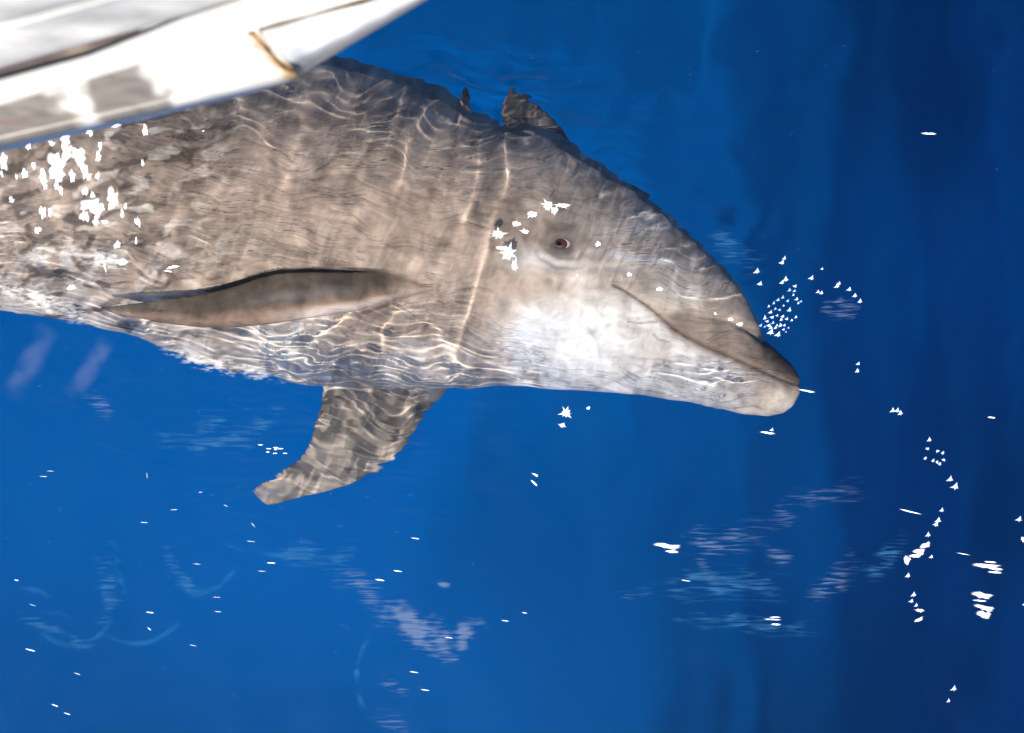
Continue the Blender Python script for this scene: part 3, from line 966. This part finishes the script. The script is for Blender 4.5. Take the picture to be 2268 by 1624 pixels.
film('faint reflection smudge beyond the bubbles', [(1820, 670), (1900, 700)], 34, M_lilac2, 13)
film('pale slanting painted light shaft nearest the left edge below the belly', [(110, 720), (70, 800), (20, 890)], 34, M_beam, 14)
film('second pale slanting painted light shaft below the belly', [(240, 745), (200, 820), (150, 880)], 28, M_beam, 15)
film('arc of ripple reflections in the lower left water', [(215, 1220), (240, 1290), (250, 1340), (230, 1400)], 34, M_blue, 16)
film('long curved ripple crest at the lower left', [(30, 1350), (120, 1400), (190, 1430), (240, 1410)], 22, M_blue, 17)
film('curved ripple crest below the far flipper', [(360, 1180), (390, 1270), (430, 1310), (490, 1300)], 20, M_blue, 18)
film('row of ripple streaks beneath the belly', [(330, 960), (430, 985), (520, 975), (640, 900)], 36, M_blue, 19)
film('short ripple streaks under the left belly', [(180, 860), (230, 900), (245, 940)], 26, M_lilac2, 20)
film('froth where the belly cuts the surface at the left edge', [(-30, 630), (60, 655), (150, 688), (215, 712)], 32, M_froth, 21)
film('broken froth along the belly under the near flipper', [(340, 745), (420, 790), (520, 815), (640, 835)], 26, M_froth, 22)
film('bright patch on the left flank above the flipper tip', [(60, 555), (150, 560), (230, 575), (320, 600)], 30, M_froth, 23)
film('grey painted reflection on the water between flank and flipper tip', [(70, 640), (230, 655), (380, 645), (480, 628)], 16, M_grey, 24)

M_arc = film_mat('ripple_highlight_film', (0.02, 0.13, 0.31), (14, 50, 1), 0.1, 0.40, 0.75, 0.55, 0.20)  # lighter tone of the ripple rings painted as thin films
ARCS = [('uppermost arc of the ring at the lower left', 240, 1262, 34, 60, -2.4, -0.5), ('second arc of the ring at the lower left', 240, 1278, 30, 52, -2.3, -0.3),
        ('third arc of the ring at the lower left', 246, 1300, 26, 46, -2.3, -0.2), ('fourth arc of the ring at the lower left', 252, 1322, 26, 44, -2.2, 0.0),
        ('deep bowl shaped ripple left of the lower left ring', 160, 1330, 95, 100, 0.4, 2.6), ('second bowl shaped ripple right of the lower left ring', 440, 1225, 85, 88, 0.3, 2.7),
        ('wide bowl shaped ripple highlight under the lower left ring', 300, 1310, 120, 115, 0.5, 2.2), ('faint arch beneath the tip of the far flipper', 590, 1130, 110, 40, -2.9, -0.3),
        ('long bowl ripple highlight beneath the far flipper', 620, 1160, 150, 70, 0.3, 2.8), ('ripple highlight arch at the left edge', 20, 1340, 100, 40, -1.6, -0.1),
        ('big faint ring round the lower reflection spot', 860, 1500, 70, 110, 1.8, 4.5), ('ripple arch left of the bright thick streak', 70, 1400, 110, 50, -1.5, 0.1)]
for lab, cx, cy, rx, ry, a0, a1 in ARCS:
    pts = [(cx + rx * math.cos(a), cy + ry * math.sin(a)) for a in np.linspace(a0, a1, 14)]
    film(lab, pts, 9.5, M_arc, 30, 'painted ripple arcs', 60, 8)


def Z4(u, v): return ((1200 + 0.4002 * u) * 0.9072, (400 + 0.4002 * v) * 0.9072)
def Z6(u, v): return ((1700 + 0.548 * u) * 0.9072, (900 + 0.548 * v) * 0.9072)
def Z7(u, v): return ((0.548 * u) * 0.9072, (900 + 0.548 * v) * 0.9072)
def Z8(u, v): return ((850 + 0.3968 * u) * 0.9072, (1150 + 0.3968 * v) * 0.9072)
def Z2(u, v): return ((0.4002 * u) * 0.9072, (300 + 0.4002 * v) * 0.9072)


rnd = random.Random(5)
DELTA = [(0.42, -1.0), (0.60, -0.35), (0.72, 0.10), (0.95, 0.42), (0.45, 0.42), (0.10, 0.78), (-0.08, 0.40), (-0.50, 0.50), (-1.0, 0.42), (-0.5, 0.12), (-0.1, -0.25), (0.18, -0.60)]


def outline(shape, w, h):
    if shape == 'delta':
        return [(x * w * rnd.uniform(0.85, 1.1), y * h * rnd.uniform(0.85, 1.1)) for x, y in DELTA]
    if shape == 'star':
        n = rnd.choice((7, 8, 9)); out = []
        a0 = rnd.uniform(0, 6)
        for i in range(2 * n):
            r = rnd.choice((0.75, 0.9, 1.0, 1.45)) if i % 2 == 0 else rnd.uniform(0.45, 0.75)
            a = a0 + math.pi * i / n
            out.append((r * w * math.cos(a), r * h * math.sin(a)))
        return out
    if shape == 'shard':
        top = [(-1.0, -0.35), (-0.72, -0.75), (-0.2, -0.95), (0.3, -0.7), (0.95, -0.8)]
        right = [(1.12, -0.35), (0.86, -0.1), (1.05, 0.15), (0.75, 0.4), (0.85, 0.7)]
        bot = [(0.5, 1.0), (0.1, 0.7), (-0.15, 0.85), (-0.5, 0.25), (-0.85, 0.15)]
        return [(x * w * rnd.uniform(0.88, 1.12), y * h * 1.35 * rnd.uniform(0.8, 1.2)) for x, y in top + right + bot]
    if shape == 'streak':
        n = 8; top, bot = [], []
        for i in range(n + 1):
            x = -1 + 2 * i / n
            e = max(0.25, 1 - abs(x) ** 6)
            top.append((x * w, -h * e * rnd.uniform(0.6, 1.2))); bot.append((x * w, h * e * rnd.uniform(0.6, 1.2)))
        return top + bot[::-1]
    n = 26; out = []
    ph = [rnd.uniform(0, 6.28) for _ in range(4)]
    for i in range(n):
        a = 2 * math.pi * i / n
        r = 1 + 0.18 * math.sin(2 * a + ph[0]) + 0.16 * math.sin(3 * a + ph[1]) + 0.14 * math.sin(5 * a + ph[2]) + 0.12 * math.sin(7 * a + ph[3])
        out.append((r * w * math.cos(a), r * h * math.sin(a)))
    return out


def splat(name, x, y, w, h, shape='drop', ang=0.0, mat=None, label=None, cat=None, group=None, lift=0.003, th=None):
    pts = []
    g = 1.35 if shape in ('drop', 'shard', 'star') else 1.15
    for dx, dy in outline(shape, w * g, h * g):
        pts.append((x + dx * math.cos(ang) - dy * math.sin(ang), y + dx * math.sin(ang) + dy * math.cos(ang)))
    z = surf_z(x, y) + lift
    t = th if th else min(w, h) * S * 0.55
    o = lens_mesh(name, pts, z, t, mat or M_white, None, 3, True)
    return meta(o, label, cat, group)


# bubbles in front of the snout
G1 = 'air bubbles in front of the snout'
dense = [(1640, 985), (1665, 940), (1680, 960), (1700, 905), (1720, 850), (1745, 830), (1775, 815), (1710, 935), (1740, 925), (1755, 890),
         (1780, 865), (1805, 835), (1815, 890), (1840, 800), (1850, 745), (1815, 770), (1845, 775), (1860, 825), (1885, 840), (1870, 850),
         (1855, 935), (1830, 955), (1800, 945), (1775, 930), (1765, 950), (1690, 985), (1715, 970), (1740, 985), (1665, 995), (1700, 1000),
         (1730, 1000), (1760, 985), (1785, 985), (1810, 1000), (1780, 1010), (1795, 1025), (1730, 885), (1690, 870)]
for u, v in dense:
    x, y = Z4(u, v)
    r = rnd.uniform(3.4, 6.6)
    splat('air_bubble', x, y, r, r * rnd.uniform(0.8, 1.2), 'delta', rnd.uniform(-0.4, 0.4), rnd.choice((M_bub, M_bub, M_dim)), 'small white triangular bubble in the dense cluster touching the forehead tip', 'bubble', G1)
for u, v, r, lab in [(1700, 1025, 10, 'large white bubble at the bottom left of the dense cluster by the snout'),
                     (1745, 1040, 9, 'large upright bubble lowest in the dense cluster by the snout')]:
    x, y = Z4(u, v); splat('air_bubble', x, y, r, r, 'delta', 0.1, M_bub, lab, 'bubble', G1)
for u, v, r, lab in [(1615, 655, 9, 'single triangular bubble above the forehead tip'), (1635, 730, 8, 'bubble just below the single one above the forehead tip'),
                     (1785, 575, 6, 'upper of the two topmost bubbles'), (1770, 600, 8, 'lower of the two topmost bubbles'),
                     (1790, 705, 9, 'bubble right above the dense cluster with another overlapping it'), (1770, 722, 7, 'bubble overlapped by the one right above the dense cluster'),
                     (1950, 695, 8, 'slanting bubble right of the dense cluster'), (2015, 640, 4, 'tiny bubble high right of the dense cluster'),
                     (1990, 780, 6, 'left bubble of the pair right of the dense cluster'), (2010, 787, 6, 'right bubble of the pair right of the dense cluster'),
                     (2105, 745, 8, 'first bubble of the row running down to the right'), (2118, 730, 6, 'bubble stuck to the first of the row running down'),
                     (2180, 765, 7, 'second bubble of the row running down to the right'), (2213, 803, 7, 'third bubble of the row running down to the right'),
                     (2245, 838, 7, 'last bubble of the row running down to the right')]:
    x, y = Z4(u, v); splat('air_bubble', x, y, r, r, 'delta', rnd.uniform(-0.2, 0.2), M_bub, lab, 'bubble', G1)
# trail of bubbles down the right side
G2 = 'bubbles trailing down the right side'
for u, v, r, lab in [(715, 10, 7, 'bubble at the top of the right hand trail'), (720, -22, 6, 'bubble above the top of the right hand trail'), (873, 186, 8, 'left bubble of the three by the level streaks'),
                     (893, 186, 8, 'middle bubble of the three by the level streaks'), (907, 198, 8, 'right bubble of the three by the level streaks'),
                     (1036, 317, 7, 'lone bubble under the level streaks'), (1128, 492, 9, 'upper of the pair midway down the trail'),
                     (1150, 524, 11, 'lower of the pair midway down the trail'), (1092, 630, 7, 'lone bubble below the midway pair'),
                     (1075, 675, 9, 'upper bubble of the slanting pair'), (1065, 692, 9, 'lower bubble of the slanting pair'), (1030, 740, 8, 'bubble right above the brightest glints'),
                     (1045, 838, 6, 'small bubble right of the brightest glints'), (940, 922, 8, 'bubble just below the brightest glints'), (966, 1007, 8, 'first bubble of the lower string'),
                     (957, 1035, 7, 'second bubble of the lower string'), (978, 1054, 6, 'third bubble of the lower string'), (1145, 1425, 9, 'bubble alone near the bottom right corner'),
                     (1122, 1480, 6, 'faint bubble near the bottom right corner'), (1436, 670, 9, 'bubble at the right edge of the picture'), (335, 272, 6, 'bubble above the streak under the chin')]:
    x, y = Z6(u, v); splat('air_bubble', x, y, r, r, 'delta', rnd.uniform(-0.25, 0.25), M_bub, lab, 'bubble', G2)
for u, v in [(1030, 357), (1075, 368), (1098, 376), (1020, 400), (1055, 410), (1073, 417), (1085, 425), (1102, 407)]:
    x, y = Z6(u, v); splat('air_bubble', x, y, 3.2, 3, 'drop', 0, M_pale, 'tiny round bubble in the loose group on the right', 'bubble', 'tiny round bubbles')
# sun glints, painted as bright white pieces lying on the water
G3 = 'bright sun glints built as white pieces'
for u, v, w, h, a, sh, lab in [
    (1018, 790, 22, 9, -0.5, 'shard', 'topmost bright white glint of the left glinting clump'), (990, 816, 24, 11, -0.1, 'shard', 'middle bright glint of the left glinting clump'),
    (972, 835, 24, 7, -0.1, 'shard', 'lower bright glint of the left glinting clump'), (936, 853, 14, 17, 0.3, 'shard', 'hooked bright glint at the foot of the left clump'),
    (998, 1078, 22, 8, 0.0, 'star', 'bright knot of glints low in the left string'), (990, 1120, 18, 7, -0.5, 'shard', 'lowest slanting glint of the left string'),
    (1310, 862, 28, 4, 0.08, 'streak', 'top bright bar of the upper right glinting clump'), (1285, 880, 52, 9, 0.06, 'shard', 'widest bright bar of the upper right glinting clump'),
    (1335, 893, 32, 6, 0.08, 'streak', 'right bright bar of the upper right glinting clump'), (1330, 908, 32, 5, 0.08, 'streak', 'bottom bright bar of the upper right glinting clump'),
    (1268, 1010, 42, 11, 0.12, 'shard', 'top bright glint of the lower right stack'), (1262, 1034, 32, 4, 0.08, 'streak', 'thin second glint of the lower right stack'),
    (1280, 1066, 38, 10, 0.18, 'shard', 'third bright glint of the lower right stack'), (1278, 1098, 28, 13, 0.1, 'shard', 'bottom bright glint of the lower right stack'),
    (955, 638, 52, 3.5, 0.24, 'streak', 'long bright streak with a hooked end on the right'), (1455, 762, 8, 10, 0, 'shard', 'bright glint cut by the right edge'),
    (1458, 1052, 4, 3, 0, 'drop', 'tiny glint at the right edge'), (340, 1118, 40, 3, 0.05, 'streak', 'striped glint lying low in the middle right water'),
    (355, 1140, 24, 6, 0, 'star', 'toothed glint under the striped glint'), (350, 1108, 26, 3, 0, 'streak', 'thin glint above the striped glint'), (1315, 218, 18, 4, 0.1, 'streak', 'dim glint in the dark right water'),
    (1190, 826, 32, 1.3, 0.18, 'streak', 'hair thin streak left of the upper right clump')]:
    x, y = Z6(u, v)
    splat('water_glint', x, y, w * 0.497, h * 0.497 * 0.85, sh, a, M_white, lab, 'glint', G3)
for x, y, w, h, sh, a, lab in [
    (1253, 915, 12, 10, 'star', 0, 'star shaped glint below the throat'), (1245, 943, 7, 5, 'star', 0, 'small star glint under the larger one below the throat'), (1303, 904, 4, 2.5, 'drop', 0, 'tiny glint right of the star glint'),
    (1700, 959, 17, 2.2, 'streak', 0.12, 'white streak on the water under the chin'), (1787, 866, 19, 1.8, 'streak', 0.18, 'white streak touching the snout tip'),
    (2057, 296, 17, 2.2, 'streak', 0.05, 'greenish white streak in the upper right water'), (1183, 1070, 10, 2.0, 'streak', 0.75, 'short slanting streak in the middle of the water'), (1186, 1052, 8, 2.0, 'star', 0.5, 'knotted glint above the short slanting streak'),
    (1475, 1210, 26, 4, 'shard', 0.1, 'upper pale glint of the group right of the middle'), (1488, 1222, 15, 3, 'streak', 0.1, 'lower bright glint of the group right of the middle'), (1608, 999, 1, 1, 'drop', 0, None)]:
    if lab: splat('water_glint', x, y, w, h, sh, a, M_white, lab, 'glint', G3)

# glints round the eye, painted as white pieces where the water breaks
G4 = 'painted sparkles round the eye'
for u, v, w, h, lab in [(345, 255, 26, 26, 'white sparkle above and left of the eye'), (385, 285, 12, 18, 'small sparkle hanging under the one above the eye'), (440, 255, 34, 14, 'spiky white sparkle above the eye'),
                        (250, 308, 26, 18, 'second sparkle of the arc left of the eye'), (152, 367, 24, 14, 'third sparkle of the arc left of the eye'), (205, 415, 22, 12, 'dim sparkle inside the arc left of the eye'),
                        (40, 430, 34, 24, 'sparkle at the left end of the arc'), (100, 545, 42, 36, 'largest sparkle behind the eye'), (60, 515, 36, 10, 'slanting sparkle above the largest one'), (140, 625, 18, 28, 'lowest sparkle behind the eye'),
                        (650, 490, 12, 10, 'tiny starburst in front of the eye'), (840, 675, 9, 9, 'round sparkle above the mouth corner'), (1025, 765, 13, 9, 'round sparkle above the lip'),
                        (1460, 950, 15, 9, 'first sparkle on the beak crease'), (1515, 980, 13, 8, 'second sparkle on the beak crease'), (1365, 915, 6, 5, 'tiny sparkle before the beak crease'), (525, 682, 4, 4, 'tiny sparkle under the eye')]:
    x, y = Z4(u, v)
    splat('sparkle', x, y, w * 0.46, h * 0.46, 'star' if w > 13 else 'drop', rnd.uniform(0, 1) * 0.2, M_white, lab, 'sparkle', G4)

# splashed drops falling along the flank by the hull
G5 = 'splashed drops on the left flank'
DROPS = [(20, 235, 30, 42), (150, 310, 18, 28), (175, 140, 18, 25), (262, 330, 22, 42), (340, 250, 50, 60), (350, 315, 40, 42), (395, 100, 34, 50), (405, 190, 26, 60), (480, 200, 44, 46), (515, 290, 22, 45), (540, 330, 16, 26),
         (440, 325, 18, 35), (345, 375, 15, 30), (370, 410, 15, 25), (275, 385, 15, 20), (260, 545, 22, 32), (305, 545, 12, 25), (230, 655, 18, 22), (315, 125, 22, 18), (545, 50, 22, 28), (600, 205, 18, 28),
         (595, 325, 14, 25), (685, 462, 34, 58), (560, 505, 58, 42), (600, 530, 36, 34), (515, 570, 25, 34), (585, 595, 18, 32), (840, 605, 16, 28), (745, 555, 12, 25), (765, 510, 10, 20), (715, 745, 20, 20),
         (640, 605, 20, 14), (710, 15, 25, 14), (885, 45, 13, 40), (870, 245, 12, 20), (565, 440, 14, 25), (520, 420, 18, 25), (70, 470, 18, 20), (100, 330, 8, 20), (10, 310, 10, 22), (640, 880, 7, 26),
         (750, 850, 18, 22), (435, 1005, 30, 12), (1055, 880, 32, 9), (1025, 905, 22, 6), (610, 140, 14, 22), (205, 260, 15, 20), (830, 720, 7, 20), (1240, 50, 6, 6)]
LM = [(340, 270, 'the largest splash lump'), (685, 462, 'the large oval drop'), (560, 510, 'the wide splash lump'), (400, 130, 'the tall splash at the hull rim'), (700, 800, 'the flipper tip'), (60, 330, 'the left edge of the picture')]
USED = {}


def drop_label(u, v, w, h):
    size = 'tiny' if w * h < 190 else 'small' if w * h < 360 else 'mid sized'
    form = 'narrow' if h > 2 * w else 'flat' if w > h else 'oval'
    for lu, lv, nm in sorted(LM, key=lambda q: math.hypot(u - q[0], v - q[1])):
        dx, dy = u - lu, v - lv
        far = 'just' if math.hypot(dx, dy) < 110 else 'well' if math.hypot(dx, dy) > 260 else ''
        side = ('right of' if dx > 0 else 'left of') if abs(dx) > abs(dy) else ('below' if dy > 0 else 'above')
        tilt = ', slightly ' + (('higher' if dy < 0 else 'lower') if abs(dx) > abs(dy) else ('rightward' if dx > 0 else 'leftward'))
        for t in ('', tilt):
            lab = ' '.join(f'{size} {form} white drop {far} {side} {nm}{t}'.split())
            if lab not in USED:
                USED[lab] = 1
                return lab
    return lab


for i, (u, v, w, h) in enumerate(DROPS):
    x, y = Z2(u, v)
    big = w * h > 1400
    lab = {22: 'large oval white drop standing apart on the flank', 23: 'wide white splash lump in the middle of the flank', 4: 'largest white splash lump near the hull', 6: 'tall white splash touching the hull rim',
           8: 'white splash lump right of the largest one', 24: 'rounded lump joined to the wide splash on the flank'}.get(i) or drop_label(u, v, w, h)
    splat('splash_drop', x, y, w * 0.33, h * 0.34, 'drop', rnd.uniform(-0.2, 0.15), M_white if w * h > 500 else rnd.choice((M_white, M_streak, M_haze)), lab, 'water drop', G5, lift=0.006)

# thin streaks of spray and sun glint, painted as pale pieces
G6 = 'brighter streaks of spray and glint on the water'
for u, v, L_, w, a, lab in [
    (135, 1254, 26, 3.6, 0.25, 'thickest white streak at the lower left'), (668, 1087, 20, 3.0, 0.12, 'thick short streak in the lower left water'), (245, 1501, 18, 3.0, 0.35, 'upper of the two bright streaks at the bottom left'),
    (299, 1538, 18, 2.4, 0.30, 'lower of the two bright streaks at the bottom left'), (1208, 866, 22, 3.0, 0.05, 'double streak below the far flipper'), (1692, 942, 23, 2.6, 0.12, 'bright streak above the reflection streaks'),
    (1118, 770, 22, 1.8, 0.08, 'level streak under the flipper tip'), (1128, 697, 16, 2.2, 0.85, 'slanting streak under the flipper tip'), (877, 871, 21, 1.6, 0.10, 'thin level streak left of the double one'),
    (642, 686, 20, 2.0, 0.05, 'pair of level streaks at the left'), (193, 481, 21, 1.8, 0.05, 'lower of the two level streaks at the far left'), (224, 457, 20, 1.4, 0.05, 'upper of the two level streaks at the far left'),
    (775, 629, 19, 1.6, -0.05, 'broken level streak beneath the belly'), (1167, 903, 22, 1.6, 0.06, 'level streak right under the double one'), (966, 1019, 19, 1.5, 0.06, 'level streak in the bottom left quarter'),
    (971, 1083, 19, 1.8, 0.08, 'dotted level streak in the bottom left quarter'), (73, 943, 12, 2.4, 0.2, 'short bright streak near the left edge'), (1773, 903, 21, 1.4, 0.15, 'faint level streak in the middle water'),
    (344, 1360, 18, 2.0, 0.3, 'slanting streak at the bottom left'), (145, 1054, 18, 1.6, 0.3, 'slanting streak near the left edge'), (655, 477, 16, 1.6, 1.5, 'upright streak left of the far flipper'),
    (860, 1234, 20, 1.4, 0.2, 'thin slanting streak beneath the bent one'), (665, 1160, 12, 2.4, 0.7, 'short knotted streak at the lower left'), (893, 551, 11, 1.8, -0.1, 'short streak left of the flipper tip'),
    (1006, 611, 13, 1.6, 0.4, 'short slanting streak by the flipper tip'), (1229, 356, 10, 2.0, 0.05, 'cluster of glints left of the far flipper')]:
    x, y = Z7(u, v)
    splat('spray_glint_streak', x, y, L_ * 0.47, w * 0.36, 'streak', a, M_streak if w > 2.2 else rnd.choice((M_haze, M_pale)), lab, 'spray', G6)
for k, (u, v) in enumerate([(1197, 357), (1193, 372), (1228, 352), (1228, 361), (1250, 357), (1225, 378), (1270, 378), (1160, 340)]):
    x, y = Z7(u, v)
    splat('spray_glint_streak', x, y, rnd.uniform(4, 7), 0.9, 'streak', 0.0, M_white, 'tiny level glint in the cluster left of the far flipper', 'spray', 'tiny level glints left of the far flipper')
for u, v, L_, lab in [(430, 668, 0, None), (195, 672, 32, 'bright level streak left of the lilac patch'), (305, 616, 30, 'thin level streak beside the lilac spot'), (412, 415, 30, 'upper level streak below the flipper'),
                      (620, 1026, 26, 'white dash lying on the largest lilac patch'), (474, 1348, 30, 'thin streak right of the small lilac spot'), (405, 1238, 30, 'faint streak under the lilac patch'),
                      (1085, 873, 18, 'short streak right of the lilac patch'), (2078, 675, 32, 'thin streak near the rippled reflection'), (966, 922, 26, 'faint streak beside the lilac corner')]:
    if lab:
        x, y = Z8(u, v)
        splat('spray_glint_streak', x, y, L_ * 0.36, 0.8, 'streak', 0.15, M_streak, lab, 'spray', G6)

# countless faint flecks of spray and painted glint: one mass
bm = bmesh.new()
flay = bm.verts.layers.float.new('cover')
def fleck(x, y, l, w, a):
    z = surf_z(x, y) + 0.003
    c, s_ = math.cos(a), math.sin(a)
    q = [(-l, 0), (0, -w), (l, 0), (0, w)]
    b = [P(x + dx * c - dy * s_, y + dx * s_ + dy * c, z) for dx, dy in q]
    vs = [bm.verts.new(v) for v in b]
    t = bm.verts.new(P(x, y, z + w * S)); t[flay] = 1; d = bm.verts.new(P(x, y, z - w * S * 0.5))
    for i in range(4):
        bm.faces.new((vs[i], vs[(i + 1) % 4], t)); bm.faces.new((vs[(i + 1) % 4], vs[i], d))
for _ in range(80):
    x = rnd.uniform(0, 1150) * rnd.uniform(0.6, 1); y = rnd.uniform(730, 1620)
    a = rnd.choice([1.5, 1.45, 1.62, 0.12, 0.15, 0.2, -0.8, 0.4]) + rnd.uniform(-0.1, 0.1)
    fleck(x, y, rnd.uniform(6, 14), rnd.uniform(0.18, 0.45), a)
for _ in range(32):
    x = rnd.uniform(820, 2250); y = rnd.uniform(20, 560)
    if y > 60 + (x - 820) * 0.55 and x < 1700: continue
    fleck(x, y, rnd.uniform(4, 9), rnd.uniform(0.2, 0.45), rnd.choice([0.1, 0.2, -0.6, 1.0]))
for _ in range(120):
    x = rnd.uniform(0, 1) ** 1.5 * 560; y = rnd.uniform(300, 700)
    fleck(x, y, rnd.uniform(3, 9), rnd.uniform(0.3, 0.9), rnd.uniform(1.0, 1.9))
for _ in range(360):
    t = rnd.random() ** 1.4
    x = t * 300 - 10; y = 645 + t * 50 + rnd.gauss(0, 15)
    fleck(x, y, rnd.uniform(1.5, 5), rnd.uniform(0.4, 1.1), rnd.uniform(0, 3))
me = bpy.data.meshes.new('spray_glint_flecks'); bm.to_mesh(me); bm.free()
o = link('spray_glint_flecks', me, M_pale)
meta(o, 'countless fine flecks of spray and glint scattered over the water', 'spray', None, 'stuff')
